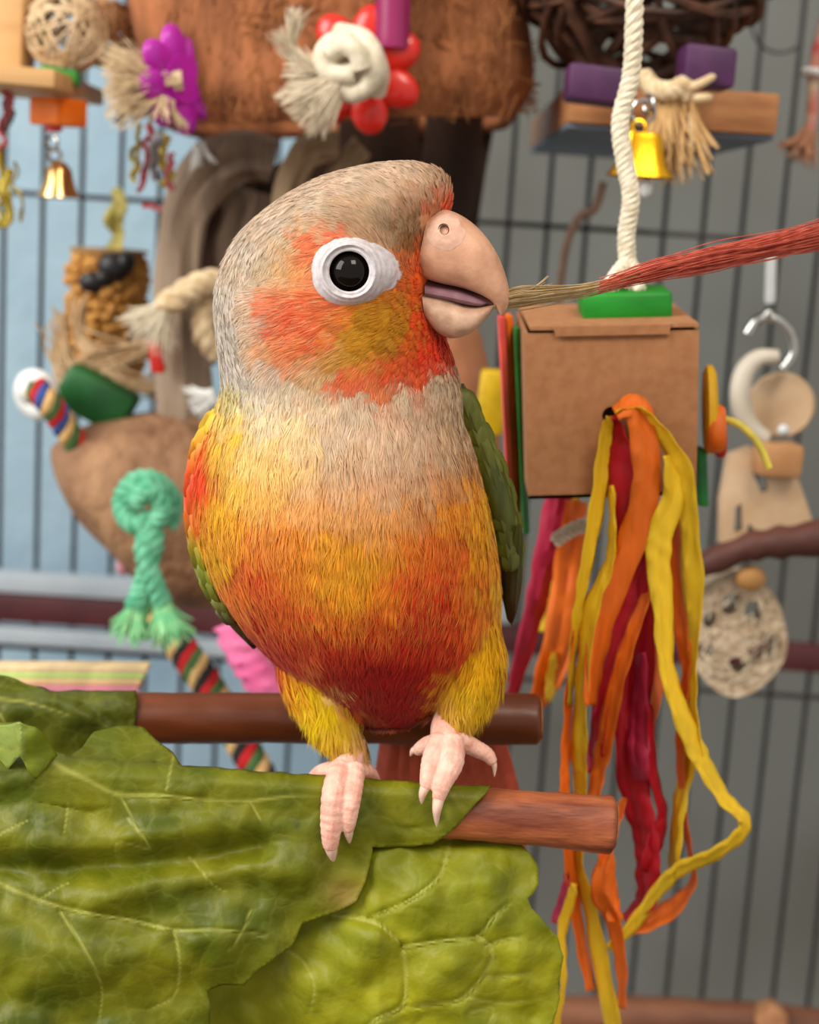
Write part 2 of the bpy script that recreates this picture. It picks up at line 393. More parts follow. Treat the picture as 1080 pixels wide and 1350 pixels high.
# ---- contour feathers: every one is a fan of fine barbs lying along the skin
tri = np.array([t for p in body_me.polygons for t in ([(p.vertices[0], p.vertices[1], p.vertices[2])] + ([(p.vertices[0], p.vertices[2], p.vertices[3])] if len(p.vertices) == 4 else []))])
A, B, C = BV[tri[:, 0]], BV[tri[:, 1]], BV[tri[:, 2]]
nrm = np.cross(B-A, C-A); ar = np.linalg.norm(nrm, axis=1); cen = (A+B+C)/3
vn = BN[tri[:, 0]]+BN[tri[:, 1]]+BN[tri[:, 2]]; vn /= np.linalg.norm(vn, axis=1)[:, None]
cx, cy = to_px(cen)
frontal = np.where(vn[:, 1] < 0.35, 1.0, 0.35)
headw = np.where(cy < 520, 1.7, 1.0)
prob = ar*frontal*headw; prob /= prob.sum()
NC = 60000; NB = 46
ti = rng.choice(len(tri), NC, p=prob); uv = rng.random((NC, 2)); sw = uv.sum(1) > 1; uv[sw] = 1-uv[sw]
p = A[ti]+(B[ti]-A[ti])*uv[:, :1]+(C[ti]-A[ti])*uv[:, 1:]; n = vn[ti]
_, Yc_ = to_px(p); gap = np.where(Yc_ < 520, 0.00125, 0.0021)*np.where(n[:, 1] < 0.35, 1.0, 1.7)
cells = {}; chosen = []; CS = 0.0036
for i in range(NC):               # even spacing, as feathers grow in rows
    q = p[i]; g = gap[i]; k0 = (int(q[0]//CS), int(q[1]//CS), int(q[2]//CS)); ok = True
    for ix in (-1, 0, 1):
        for iy in (-1, 0, 1):
            for iz in (-1, 0, 1):
                for w_ in cells.get((k0[0]+ix, k0[1]+iy, k0[2]+iz), ()):
                    if (w_[0]-q[0])**2+(w_[1]-q[1])**2+(w_[2]-q[2])**2 < g*g: ok = False; break
                if not ok: break
            if not ok: break
        if not ok: break
    if ok: cells.setdefault(k0, []).append(q); chosen.append(i)
p = p[chosen]; n = n[chosen]; NF = len(p)
X, Y = to_px(p)
def sstep(a, b, v): t = np.clip((v-a)/(b-a), 0, 1); return t*t*(3-2*t)
# flow of the coat
dxh, dyh = X-440, Y-372
rr = np.hypot(dxh, dyh)+1
tanx, tany = dyh/rr, -dxh/rr                     # round the crown, forehead -> nape
chx, chy = np.full(NF, -1.0), np.full(NF, 0.22)+sstep(380, 470, Y)*0.5
wcheek = sstep(330, 385, Y)*sstep(300, 350, X)
fx = tanx*(1-wcheek)+chx*wcheek; fy = tany*(1-wcheek)+chy*wcheek
wb = sstep(450, 520, Y)
side = np.clip((X-470)/190, -1, 1)
bx_ = -0.12*side*sstep(650, 800, Y)+0.10*side; by_ = np.ones(NF)
fx = fx*(1-wb)+bx_*wb; fy = fy*(1-wb)+by_*wb
d = np.outer(fx, np.array(cr))-np.outer(fy, np.array(cu))
d = d-n*(d*n).sum(1)[:, None]; d /= np.linalg.norm(d, axis=1)[:, None]+1e-9
# jitter directions
s_ = np.cross(n, d); ang = rng.normal(0, 0.10, NF)[:, None]
d = d*np.cos(ang)+s_*np.sin(ang); s_ = np.cross(n, d)
length = 3.6+3.0*sstep(500, 600, Y); length = np.where((Y < 500) & (X > 520), 2.2, length); length = np.where((Y > 370) & (Y < 480) & (X < 460) & (X > 330), 5.0, length)
length = np.where(Y > 860, 6.5, length)*rng.uniform(0.8, 1.2, NF)/1000
width = np.where(Y < 520, 2.8, 5.2)/1000*rng.uniform(0.85, 1.15, NF)
# keep the bare eye patch and the beak free
aa = np.arctan2(Y-EYE[1], X-EYE[0]); rad = np.hypot(X-EYE[0], Y-EYE[1]); pr = np.array([patch_r(a) for a in aa])
tipx, tipy = to_px(p+d*length[:, None])
at_ = np.arctan2(tipy-EYE[1], tipx-EYE[0]); rt = np.hypot(tipx-EYE[0], tipy-EYE[1]); prt = np.array([patch_r(a) for a in at_])
front = n[:, 1] < 0.3
bad = front & ((rad < pr*0.93) | (rt < prt*0.86))
bad |= front & (X > 557) & (Y > 290) & (Y < 400)
keep = ~bad
p, n, d, s_, length, width, X, Y = [q[keep] for q in (p, n, d, s_, length, width, X, Y)]; NF = len(p)
base = np.minimum(pigment(p+d*(length*0.6)[:, None]+rng.normal(0, 0.0009, (NF, 3)), n)*GAIN, 0.93)
base *= rng.uniform(0.90, 1.10, (NF, 1))*(1+rng.normal(0, 0.012, (NF, 3)))
u = rng.uniform(-1, 1, (NF, NB)); jl = rng.uniform(0.84, 1.05, (NF, NB))
L = (length[:, None]*jl*(1-0.28*u*u)); W = width[:, None]
lift = (rng.uniform(0.0004, 0.0008, (NF, 1))+rng.uniform(0, 0.00025, (NF, NB)))*(0.5+0.25*sstep(560, 680, Y))[:, None]
rootv = p[:, None]+s_[:, None]*(u*W*0.30)[..., None]+d[:, None]*(length[:, None]*rng.uniform(-0.1, 0.35, (NF, NB)))[..., None]+n[:, None]*0.0001
dirv = d[:, None]+s_[:, None]*(u*0.30+rng.normal(0, 0.07, (NF, NB)))[..., None]
mid = rootv+dirv*(L*0.55)[..., None]+n[:, None]*lift[..., None]
tip = rootv+dirv*L[..., None]+n[:, None]*(lift*rng.uniform(0.5, 1.25, (NF, NB)))[..., None]
bw = np.where(Y < 520, 0.000085, 0.00010)[:, None, None]*rng.uniform(0.7, 1.3, (NF, NB, 1))
wd = s_[:, None]*np.cos(u*0.5)[..., None]+n[:, None]*(-np.sin(u*0.5)+rng.normal(0, 0.2, (NF, NB)))[..., None]
vs = np.stack([rootv-wd*bw, rootv+wd*bw, mid+wd*bw*1.1, mid-wd*bw*1.1, tip], axis=2).reshape(-1, 3)
cols = base[:, None, None]*np.ones((NF, NB, 5, 1))
bj = rng.uniform(0.93, 1.07, (NF, NB, 1, 1)); cols = cols*bj
pale = np.array(lin((250, 196, 150))); ck = (sstep(365, 385, Y)*(1-sstep(470, 500, Y))*sstep(320, 345, X)*(1-sstep(440, 480, X)))[:, None]*(rng.random((NF, NB)) < 0.33)*0.55
cols = cols*(1-ck[..., None, None])+pale*ck[..., None, None]
# gold-tipped barbs on the breast, pale tips on the head
gold = np.array(lin((240, 190, 70))); tipw = (sstep(600, 680, Y)*(1-sstep(800, 850, Y)))[:, None]*(rng.random((NF, NB)) < 0.5)*0.55
cols[:, :, 4] = cols[:, :, 4]*(1-tipw[..., None])+gold*tipw[..., None]
cols[:, :, 2:4] = cols[:, :, 2:4]*(1-0.4*tipw[..., None, None])+gold*0.4*tipw[..., None, None]
cols = np.clip(cols.reshape(-1, 3), 0, 1)
def blades(name, vs, cols, m, parent, nn=None):
    k = len(vs)//5; me = bpy.data.meshes.new(name); c = vs.mean(0)
    me.vertices.add(len(vs)); me.vertices.foreach_set('co', (vs-c).astype(np.float32).ravel())
    b0 = np.arange(k)[:, None]*5
    loops = (b0+np.array([1, 0, 3, 2, 2, 3, 4])).ravel().astype(np.int32)
    me.loops.add(len(loops)); me.loops.foreach_set('vertex_index', loops)
    me.polygons.add(2*k); st = (np.arange(k)[:, None]*7+np.array([0, 4])).ravel().astype(np.int32)
    me.polygons.foreach_set('loop_start', st); me.update(calc_edges=True); me.validate()
    me.polygons.foreach_set('use_smooth', [True]*(2*k))
    if nn is not None: me.normals_split_custom_set_from_vertices(nn.tolist())
    return link(name, me, Vector(c), m, parent, kind='stuff', colors=cols)
fan = n[:, None, None]*np.ones((NF, NB, 5, 1))+s_[:, None, None]*(u*0.28)[..., None, None]+rng.normal(0, 0.10, (NF, NB, 1, 3))
fan /= np.linalg.norm(fan, axis=-1, keepdims=True)
blades('plumage', vs, cols, M_feather, bird, fan.reshape(-1, 3))

# ---- bare eye patch, eye
M_bare = mat('bare_eye_skin', (208, 202, 204), (186, 178, 182), rough=0.55, scale=900, bump=0.2, bscale=1600, bdist=0.0002)
M_eye = mat('eye_black', (10, 7, 6), (16, 9, 7), rough=0.04, spec=0.22)
M_iris = mat('eye_iris', (66, 50, 46), (40, 30, 28), rough=0.3)
ec, en = hit(*EYE); en = (en*0.6+Vector((-0.10, -0.95, 0.05))).normalized()
ex = (Vector(cr)-en*Vector(cr).dot(en)).normalized(); ez = en.cross(ex); ez = ez if ez.z > 0 else -ez
mb = MB(); NA = 60; fr = [i/34 for i in range(35)]; rsx = []
S = px(-0.012)
for f in fr:
    ring = []
    for j in range(NA):
        a = 2*math.pi*j/NA; R = patch_r(a); r = 25.5+(R+2-25.5)*f
        hp, hn = hit(EYE[0]+r*math.cos(a), EYE[1]+r*math.sin(a))
        pl = ec + ex*(r*math.cos(a)*S) - ez*(r*math.sin(a)*S)         # flat eye plane
        q = r-25.5
        h = 0.0010*math.exp(-((q-9)/6.0)**2) + 0.00021*math.sin(q*0.95+0.5*math.cos(a*3))*math.sin(math.pi*min(1, f+.15)) + 0.0009*(1-f)
        base_ = pl.lerp(hp, min(1, max(0, (f-0.25)/0.6)))
        ring.append(base_ + en*(h+0.0008-0.0006*max(0, (f-.7)/.3)) + en*(0.0 if f < 1 else -0.0016))
    rsx.append(ring)
mb.rings(rsx, cap=False)
part('eye_patch', mb, M_bare, bird, label='white bare skin ring')
er = 29.5*S
eye_c = ec - en*(er*0.45)
mb = MB(); mb.ball(eye_c, er*1.02, nu=28, nv=20); eye = part('eye', mb, M_eye, bird, label='glossy black eye')
mb = MB(); mb.torus(ec+en*(er*0.12), 27.0*S, 0.00028, axis=en, n=36, m=8); part('iris_rim', mb, M_iris, eye)

# ---- beak
M_beak = mat('beak_horn', (208, 158, 128), (176, 126, 98), rough=0.42, scale=190, detail=6, bump=0.35, bscale=420, bdist=0.0006, sss=0.12, contrast=(0.42, 0.72))
M_beak2 = mat('lower_beak_horn', (204, 168, 142), (170, 132, 108), rough=0.45, scale=260, detail=6, bump=0.4, bscale=420, bdist=0.0006, sss=0.12)
M_mouth = mat('mouth_inside', (96, 58, 52), (70, 40, 38), rough=0.5)
M_cere = mat('cere_skin', (216, 174, 152), (202, 156, 134), rough=0.5, scale=500, bump=0.2, bscale=1200, bdist=0.0003, sss=0.2)
M_tongue = mat('tongue', (150, 112, 122), (128, 92, 104), rough=0.35, scale=300, sss=0.2)
M_hole = mat('nostril_inside', (110, 70, 58), (80, 48, 40), rough=0.7)
YB = 0.003
def loft2(top, bot, half, yc, n=26, nr=22, e=2.0):
    T_ = sm(top, n); B_ = sm(bot, n); H = sm([(v,) for v in half], n); K = sm([(v,) for v in yc], n); rs = []
    for i in range(n):
        k = K[i][0]/1000; A_ = P(T_[i][0], T_[i][1], k); D_ = P(B_[i][0], B_[i][1], k); c = (A_+D_)/2; h = (A_-D_)/2; ring = []
        for j in range(nr):
            a = 2*math.pi*j/nr; ca, sa = math.cos(a), math.sin(a); ee = 2/e
            ring.append(c+h*math.copysign(abs(ca)**ee, ca)+Vector((0, math.copysign(abs(sa)**ee, sa)*H[i][0]/1000, 0)))
        rs.append(ring)
    return MB().rings(rs)
# upper mandible: top edge, bottom edge
up = loft2([(566, 276), (588, 276), (612, 286), (634, 304), (652, 328), (664, 354), (671, 380), (671, 400), (664, 416)],
           [(548, 360), (562, 368), (582, 374), (602, 378), (622, 384), (638, 391), (650, 399), (656, 408), (660, 416)],
           [6.5, 7.2, 7.0, 6.3, 5.3, 4.2, 3.0, 1.8, 0.3], [1, 0, -1, -1.8, -2.5, -3, -3.3, -3.5, -3.6], 34, 26, 2.1)
ub = part('upper_beak', up, M_beak, bird, label='peach hooked upper beak')
lo = loft2([(556, 384), (572, 388), (590, 393), (608, 401), (624, 404), (640, 403), (651, 402)],
           [(560, 420), (574, 436), (590, 445), (606, 445), (622, 438), (638, 424), (652, 405)],
           [5.5, 5.8, 5.4, 4.9, 4.2, 3.0, 0.6], [1, 0, -0.8, -1.5, -2, -2.6, -3.0], 26, 22, 2.2)
part('lower_beak', lo, M_beak2, bird)
tg = loft2([(560, 374), (585, 379), (610, 384), (632, 393), (642, 398)], [(560, 392), (585, 396), (612, 402), (632, 404), (643, 400)], [4.2, 4.4, 4.0, 3.0, 1.0], [0, -0.8, -1.4, -2.2, -2.6], 16, 14)
part('tongue', tg, M_tongue, bird)
mo = loft2([(556, 366), (585, 374), (612, 380), (636, 388), (650, 396)], [(556, 394), (585, 398), (612, 405), (636, 408), (652, 404)], [3.0, 3.2, 3.0, 2.4, 0.8], [1.5, 0.8, 0.2, -1.0, -2.4], 16, 14)
part('mouth', mo, M_mouth, bird)
# cere with nostril
nc = P(583, 303, 0.0); bvu = BVHTree.FromPolygons([tuple(v) for v in up.v], up.f)
def hitu(x, y):
    dd = (P(x, y, 0)-CAM).normalized(); r = bvu.ray_cast(CAM, dd); return r[0] if r[0] else P(x, y, -0.004)
mb = MB(); rsx = []
for f in [i/14 for i in range(15)]:
    ring = []
    for j in range(30):
        a = 2*math.pi*j/30; R = (24 if math.cos(a) > 0 else 22)*(1 if math.sin(a) < 0 else 1.25); r = 6.5+(R-6.5)*f
        q = hitu(min(586+r*math.cos(a), 650), max(303+r*math.sin(a), 281))
        ring.append(q+Vector((0, -1, 0))*(0.0006*(1-f*f)**1.5+(0.00025*math.exp(-(f/0.2)**2)) - 0.00012*(f > .95)))
    rsx.append(ring)
mb.rings(rsx, cap=False); ce = part('cere', mb, M_cere, ub)
q = hitu(585, 302); mb = MB(); mb.lathe(q+Vector((0, -0.0007, 0)), [(0.0012, 0.0), (0.0010, 0.0006), (0.0006, 0.0012), (0.0001, 0.0014)], axis=(0, 1, 0), n=18, cap=False); part('nostril', mb, M_hole, ce)

# ---- wings: covert and flight feathers, each a cambered blade
M_wing = mat('wing_feather', (0.62, 0.62, 0.5), pig=True, rough=0.5, scale=420, stretch=(1, 1, 0.12), spec=0.35, bump=0.25, bscale=900, bdist=0.0004)
def vane(root, tip, wid, nrm_, col0, col1, mb=None, cc=None, curve=0.0, nl=12):
    root, tip = Vector(root), Vector(tip); dd = tip-root; Ln = dd.length; dd.normalize(); nn = (nrm_-dd*nrm_.dot(dd)).normalized(); ss = dd.cross(nn)
    mb = mb or MB(); V = []; Fc = []; colr = []
    for i in range(nl+1):
        t = i/nl; w_ = wid*(min(1, t*3.5+0.35))*(math.sqrt(max(0.0, 1-((t-0.62)/0.38)**2)) if t > 0.62 else 1)
        c = root+dd*Ln*t+nn*(curve*math.sin(math.pi*t))
        for j in range(7):
            uu = (j-3)/3; V.append(c+ss*w_*uu*0.5-nn*(abs(uu)**2*wid*0.16)+nn*(0.00025*(j == 3)))
            edge = 0.82+0.18*(1-abs(uu)); cl = [(col0[q]*(1-t)+col1[q]*t)*edge*(0.8 if j == 3 else 1) for q in range(3)]; colr.append(cl)
    for i in range(nl):
        for j in range(6): a = i*7+j; Fc.append((a, a+1, a+8, a+7))
    mb.add(V, Fc)
    if cc is not None: cc.extend(colr)
    return mb, colr
def bez(pts, t):
    k = sm(pts, 41); return k[int(round(t*40))]
G1, G2, G3 = lin((100, 102, 24)), lin((72, 78, 18)), lin((58, 38, 22))
wr = MB(); ccs = []
# solid wing under the feathers (viewer right), a flattened loft from shoulder to tip
edgeI = [(596, 512), (606, 560), (622, 620), (640, 680), (652, 730), (660, 775), (668, 815)]
edgeO = [(612, 506), (640, 560), (668, 620), (685, 680), (690, 730), (687, 780), (674, 822)]
core = loft2(edgeO, edgeI, [3, 6, 8, 9, 8, 5, 1.2], [12, 13, 14, 15, 16, 17, 18], 26, 18, 2.4)
Vc = np.array([tuple(v) for v in core.v]); kk = np.clip((to_px(Vc)[1]-690)/110, 0, 1)[:, None]
wing = part('wing', core, M_wing, bird, label='folded olive green wing', colors=np.array(G2)*(1-kk)+np.array(G3)*kk)
random.seed(3)
def cover_rows(eo, ei, yc, rows, per, wpx, lpx, wing, name, ramp, flip=1, depth=0.0065, tmax=0.72):
    for r in range(rows):
        for k in range(per):
            v = (k+0.5+0.5*(r % 2))/(per+0.5); t = 0.03+tmax*r/(rows-1)
            o_, i_ = bez(eo, t), bez(ei, t); o2, i2 = bez(eo, min(1, t+lpx)), bez(ei, min(1, t+lpx))
            x, y = o_[0]+(i_[0]-o_[0])*v, o_[1]+(i_[1]-o_[1])*v; x2, y2 = o2[0]+(i2[0]-o2[0])*v, o2[1]+(i2[1]-o2[1])*v
            dep = yc-depth*math.sin(math.pi*min(max(v, .08), .92))
            nn = Vector((flip*(0.5-v)*1.6, -0.8, 0.1)).normalized()
            jj = random.uniform(0.85, 1.15); c0_, c1_ = ramp((y-510)/310)
            m_, cl = vane(P(x, y, dep), P(x2, y2, dep-0.0008), wpx*px(0.01), nn, [q*jj for q in c0_], [q*jj for q in c1_], curve=0.0005)
            part(name, m_, M_wing, wing, colors=np.array(cl))
def ramp_g(f):
    f = min(max(f, 0), 1); a = [G1[q]*(1-f)+G2[q]*f for q in range(3)]; b_ = [a[q]*1.15 for q in range(3)]; return a, b_
cover_rows(edgeO, edgeI, 0.0135, 12, 4, 24, 0.12, wing, 'covert_feather', ramp_g, tmax=0.60)
for k in range(7):             # folded primaries at the tip
    v = (k+0.5)/7; xr, xt = 688-38*v, 679-12*v; yt = 826-abs(v-0.35)*46
    m_, cl = vane(P(xr, 690+14*v, 0.0050+0.0012*k), P(xt, yt, 0.012+0.0008*k), 15*px(0.01), Vector((0.3-0.6*v, -0.9, 0)), G2, G3)
    part('flight_feather', m_, M_wing, wing, colors=np.array(cl))
# viewer left wing: narrow edge of coverts and dark primaries
eo = [(281, 538), (258, 572), (246, 620), (244, 680), (254, 740), (276, 790), (304, 825), (334, 856)]
ei = [(300, 545), (286, 585), (276, 630), (274, 690), (285, 745), (303, 792), (324, 825), (342, 850)]
core = loft2(eo, ei, [2, 5, 6, 6, 5, 4, 2.5, 0.8], [9, 10, 11, 12, 13, 14, 15, 16], 28, 18, 2.2)
Vc = np.array([tuple(v) for v in core.v]); yy = to_px(Vc)[1]
key = [(530, lin((232, 200, 60))), (575, lin((236, 190, 50))), (610, lin((236, 96, 30))), (660, lin((238, 70, 30))), (690, lin((230, 140, 30))), (725, lin((150, 160, 26))), (780, lin((120, 126, 20))), (815, lin((80, 66, 24))), (860, lin((50, 36, 24)))]
def kcol(y): return np.stack([np.interp(y, [k_[0] for k_ in key], [k_[1][q] for k_ in key]) for q in range(3)], -1)
wing2 = part('wing', core, M_wing, bird, label='wing edge with orange red shoulder', colors=kcol(yy))
def ramp_l(f):
    c_ = kcol(np.array([510+310*f]))[0]; c2_ = kcol(np.array([540+310*f]))[0]; return list(c_), list(c2_)
cover_rows(eo, ei, 0.0075, 13, 3, 15, 0.10, wing2, 'covert_feather', ramp_l, 1, 0.004)
for k in range(4):
    v = (k+0.5)/4
    m_, cl = vane(P(266+18*v, 765, 0.010+0.001*k), P(333+6*v, 856-8*v, 0.014+0.001*k), 9*px(0.01), Vector((-0.5, -0.85, 0.1)), lin((110, 118, 22)), lin((60, 44, 26)))
    part('flight_feather', m_, M_wing, wing2, colors=np.array(cl))
# ---- tail, behind the rear perch
M_tail = mat('tail_feather', (0.8, 0.7, 0.65), pig=True, rough=0.6, scale=300, spec=0.3)
core = loft2([(620, 820), (625, 850), (628, 880)], [(530, 820), (528, 850), (525, 880)], [9, 7, 4], [34, 38, 42], 12, 18)
tail = part('tail', core, M_tail, bird, colors=np.array([lin((150, 60, 40))]*len(core.v)))
for k in range(8):
    v = k/7
    m_, cl = vane(P(545+60*v, 850, 0.038+0.0015*abs(k-3.5)), P(500+190*v, 1165-abs(v-.5)*40, 0.060+0.0016*abs(k-3.5)), 50*px(0.05), Vector(((v-.5)*0.8, -1, 0.1)), lin((176, 62, 44)), lin((206, 104, 76)), curve=0.003)
    part('tail_feather', m_, M_tail, tail, colors=np.array(cl))

# ---- legs and feet
M_foot = mat('foot_skin', (240, 192, 174), (220, 158, 140), rough=0.55, scale=320, bump=0.6, bscale=900, bdist=0.0005, sss=0.25, contrast=(0.35, 0.7))
M_claw = mat('claw_horn', (234, 200, 182), (210, 170, 150), rough=0.3, scale=300, spec=0.5)
def foot(shank, toes, name='foot'):
    mb = MB(); S0 = px(-0.004)
    def tt(pts, rad, scal=0.0, n=12, k=46):
        c = smP(pts, k); r = [v[0]*S0 for v in sm([(q,) for q in rad], k)]
        if scal: r = [r[i]*(1+scal*(abs(math.sin(i*math.pi*11/k))-0.5)) for i in range(k)]
        mb.tube(c, r, n); mb.ball(c[-1], r[-1], nu=10, nv=6); return c
    tt(*shank)
    ends = []
    for pts, rad, claw, cl_r in toes: tt(pts, rad, 0.09); ends.append((pts[-1], claw, cl_r))
    me = bpy.data.meshes.new('f'); me.from_pydata([tuple(v) for v in mb.v], [], mb.f)
    bm = bmesh.new(); bm.from_mesh(me); bmesh.ops.recalc_face_normals(bm, faces=bm.faces); bm.to_mesh(me); bm.free()
    o = bpy.data.objects.new('f', me); COL.objects.link(o)
    m = o.modifiers.new('r', 'REMESH'); m.mode = 'VOXEL'; m.voxel_size = 0.00032
    m = o.modifiers.new('s', 'SMOOTH'); m.factor = 0.5; m.iterations = 3
    ev = bpy.data.meshes.new_from_object(o.evaluated_get(bpy.context.evaluated_depsgraph_get())); bpy.data.objects.remove(o)
    ev.polygons.foreach_set('use_smooth', [True]*len(ev.polygons))
    V = np.empty(len(ev.vertices)*3); ev.vertices.foreach_get('co', V); V = V.reshape(-1, 3); c = V.mean(0); ev.vertices.foreach_set('co', (V-c).ravel())
    fo = link(name, ev, Vector(c), M_foot, bird, label='pink scaly foot')
    for e0, claw, r in ends:
        mb = MB(); q = smP([e0]+claw, 14); mb.tube(q, [r*S0*(1-(i/13)**1.6*0.93) for i in range(14)], 10); part('claw', mb, M_claw, fo)
    return fo
Yf = -0.0105
# viewer-left foot
foot(([(470, 975, 0.004), (462, 1000, 0.001), (452, 1022, -0.003)], [17, 20, 22]),
     [([(450, 1012, -0.004), (441, 1045, Yf), (437, 1085, Yf-0.0012), (436, 1112, Yf-0.0008)], [17, 17, 15, 11.5], [(438, 1126, Yf-0.0004), (440, 1136, Yf)], 10),
      ([(468, 1012, -0.004), (464, 1045, Yf+0.0002), (460, 1074, Yf-0.001), (459, 1090, Yf-0.001)], [15, 14, 12.5, 9.5], [(460, 1102, Yf-0.0006), (461, 1112, Yf)], 8),
      ([(448, 1016, 0.000), (426, 1020, 0.003), (412, 1030, 0.006)], [15, 14, 11], [(404, 1036, 0.008), (402, 1042, 0.009)], 8),
      ([(466, 1014, 0.000), (484, 1018, 0.003), (494, 1030, 0.007)], [14, 12, 9], [(498, 1038, 0.009), (498, 1044, 0.010)], 7)])
# viewer-right foot
foot(([(594, 935, 0.004), (586, 958, 0.001), (590, 982, -0.003)], [17, 19, 22]),
     [([(582, 972, -0.003), (572, 998, -0.006), (565, 1022, -0.0092), (562, 1034, -0.0102)], [15, 15.5, 12, 9], [(557, 1048, -0.0108), (556, 1060, -0.0106)], 7.5),
      ([(597, 972, -0.003), (595, 1004, -0.007), (584, 1032, -0.0105), (579, 1050, -0.0112)], [15, 17.5, 13, 9.5], [(576, 1070, -0.0120), (576, 1090, -0.0112)], 8.5),
      ([(584, 978, -0.001), (564, 982, 0.000), (552, 988, 0.001)], [14, 12, 9], [(545, 990, 0.001), (541, 997, 0.0012)], 7),
      ([(602, 972, -0.001), (622, 984, 0.000), (641, 994, 0.0005), (648, 1002, 0.0005)], [14, 12.5, 10.5, 8], [(652, 1010, 0.0004), (652, 1024, 0.0002)], 5.5)])
# ------------------------------------------------------------------ perches and leaves
M_dowel = mat('perch_bark', (178, 100, 62), (112, 52, 28), rough=0.5, scale=170, detail=8, stretch=(0.22, 1, 1), bump=0.7, bscale=380, bdist=0.0010, contrast=(0.36, 0.62))
M_dowel2 = mat('smooth_perch', (126, 62, 26), (88, 40, 16), rough=0.4, scale=90, stretch=(0.12, 1, 1), bump=0.2, bscale=300, bdist=0.0005)
M_dend = mat('perch_end', (176, 112, 62), (140, 80, 42), rough=0.6, scale=400)
R1 = 37*px(0)
def yc1(x): return float(np.interp(x, [-100, 240, 600, 820], [1030, 1049, 1071, 1088]))
def perch(line, r, name, label, m, Y, slant, grow=0.0):
    t = thing(name, label, 'perch', P(*line[-1]))
    c = smP(line, 60); mb = MB()
    T_, N_, B_ = frames(c); rs = []
    for i in range(60):
        ring = []
        for j in range(26):
            a = 2*math.pi*j/26; q = c[i]+(N_[i]*math.cos(a)+B_[i]*math.sin(a))*r*(1+grow*max(0, i-44)/15)
            dd = r*0.06*nz(q, 90, 2)+r*0.03*nz(q, 300, 3)+r*0.03*nz((q[0]*.25, q[1], q[2]), 700, 5)
            ring.append(q+(N_[i]*math.cos(a)+B_[i]*math.sin(a))*dd)
        rs.append(ring)
    # worn, rounded cut end
    e = c[-1]; tdir = T_[-1]
    for f, o_ in ((0.97, 0.0006), (0.86, 0.0011), (0.5, 0.0013)):
        rs.append([e+(p_-e)*f+tdir*o_+Vector((0, 0, -slant*((p_-e).z < 0)*f*0)) for p_ in rs[59]])
    mb.rings(rs); part('dowel', mb, m, t)
    mb = MB(); mb.rings([[e+(p_-e)*f+tdir*(0.00125+0.0003*g) for p_ in rs[59]] for f, g in ((0.80, 0), (0.78, 1), (0.4, 1.2), (0.05, 1.2))]); part('cut_end', mb, M_dend, t)
    return t
perch([(-90, yc1(-90), 0), (240, yc1(240), 0), (600, 1071, 0), (700, 1079, 0), (803, 1087, 0)], R1*0.98, 'wooden_perch', 'reddish brown wooden perch the parrot grips, one end wrapped in leaf', M_dowel, 0, 0, 0.09)
YP2 = 0.037; R2 = 34.5*px(YP2)
perch([(-90, 944, YP2), (180, 947, YP2), (450, 947, YP2), (706, 949, YP2)], R2, 'wooden_perch', 'smooth brown wooden perch behind the parrot\'s legs', M_dowel2, YP2, 0)

M_leaf = mat('leaf_green', (0.74, 0.74, 0.55), pig=True, rough=0.45, scale=110, spec=0.3, bump=0.35, bscale=260, bdist=0.0012, alpha_trans=0.22, contrast=(0.3, 0.72))
def reticulate(m):
    nt = m.node_tree; n = nt.nodes; b_ = n['Principled BSDF']; src = b_.inputs['Base Color'].links[0].from_socket
    tc = next(q for q in n if q.type == 'TEX_COORD'); wp = n.new('ShaderNodeTexNoise'); wp.inputs['Scale'].default_value = 160; nt.links.new(tc.outputs['Object'], wp.inputs['Vector'])
    mixv = n.new('ShaderNodeMix'); mixv.data_type = 'RGBA'; mixv.blend_type = 'LINEAR_LIGHT'; mixv.inputs['Factor'].default_value = 0.004; nt.links.new(tc.outputs['Object'], mixv.inputs[6]); nt.links.new(wp.outputs['Color'], mixv.inputs[7])
    vo = n.new('ShaderNodeTexVoronoi'); vo.feature = 'DISTANCE_TO_EDGE'; vo.inputs['Scale'].default_value = 120; nt.links.new(mixv.outputs[2], vo.inputs['Vector'])
    mr = n.new('ShaderNodeMapRange'); mr.inputs['From Max'].default_value = 0.10; mr.inputs['To Min'].default_value = 0.11; mr.inputs['To Max'].default_value = 0.0; nt.links.new(vo.outputs['Distance'], mr.inputs[0])
    mx = n.new('ShaderNodeMix'); mx.data_type = 'RGBA'; mx.inputs[7].default_value = (*lin((176, 178, 78)), 1); nt.links.new(mr.outputs[0], mx.inputs['Factor']); nt.links.new(src, mx.inputs[6])
    nt.links.new(mx.outputs[2], b_.inputs['Base Color'])
    m2 = n.new('ShaderNodeMapRange'); m2.inputs['From Max'].default_value = 0.22; nt.links.new(vo.outputs['Distance'], m2.inputs[0])
    bp = n.new('ShaderNodeBump'); bp.inputs['Strength'].default_value = 0.10; bp.inputs['Distance'].default_value = 0.0012; nt.links.new(m2.outputs[0], bp.inputs['Height'])
    old = b_.inputs['Normal'].links[0].from_socket; nt.links.new(old, bp.inputs['Normal']); nt.links.new(bp.outputs[0], b_.inputs['Normal'])
reticulate(M_leaf)
def seg_dist(X, Y, poly):
    best = np.full(X.shape, 1e9)
    for (x1, y1), (x2, y2) in zip(poly[:-1], poly[1:]):
        dx, dy = x2-x1, y2-y1; t = np.clip(((X-x1)*dx+(Y-y1)*dy)/(dx*dx+dy*dy+1e-9), 0, 1)
        best = np.minimum(best, np.hypot(X-x1-t*dx, Y-y1-t*dy))
    return best
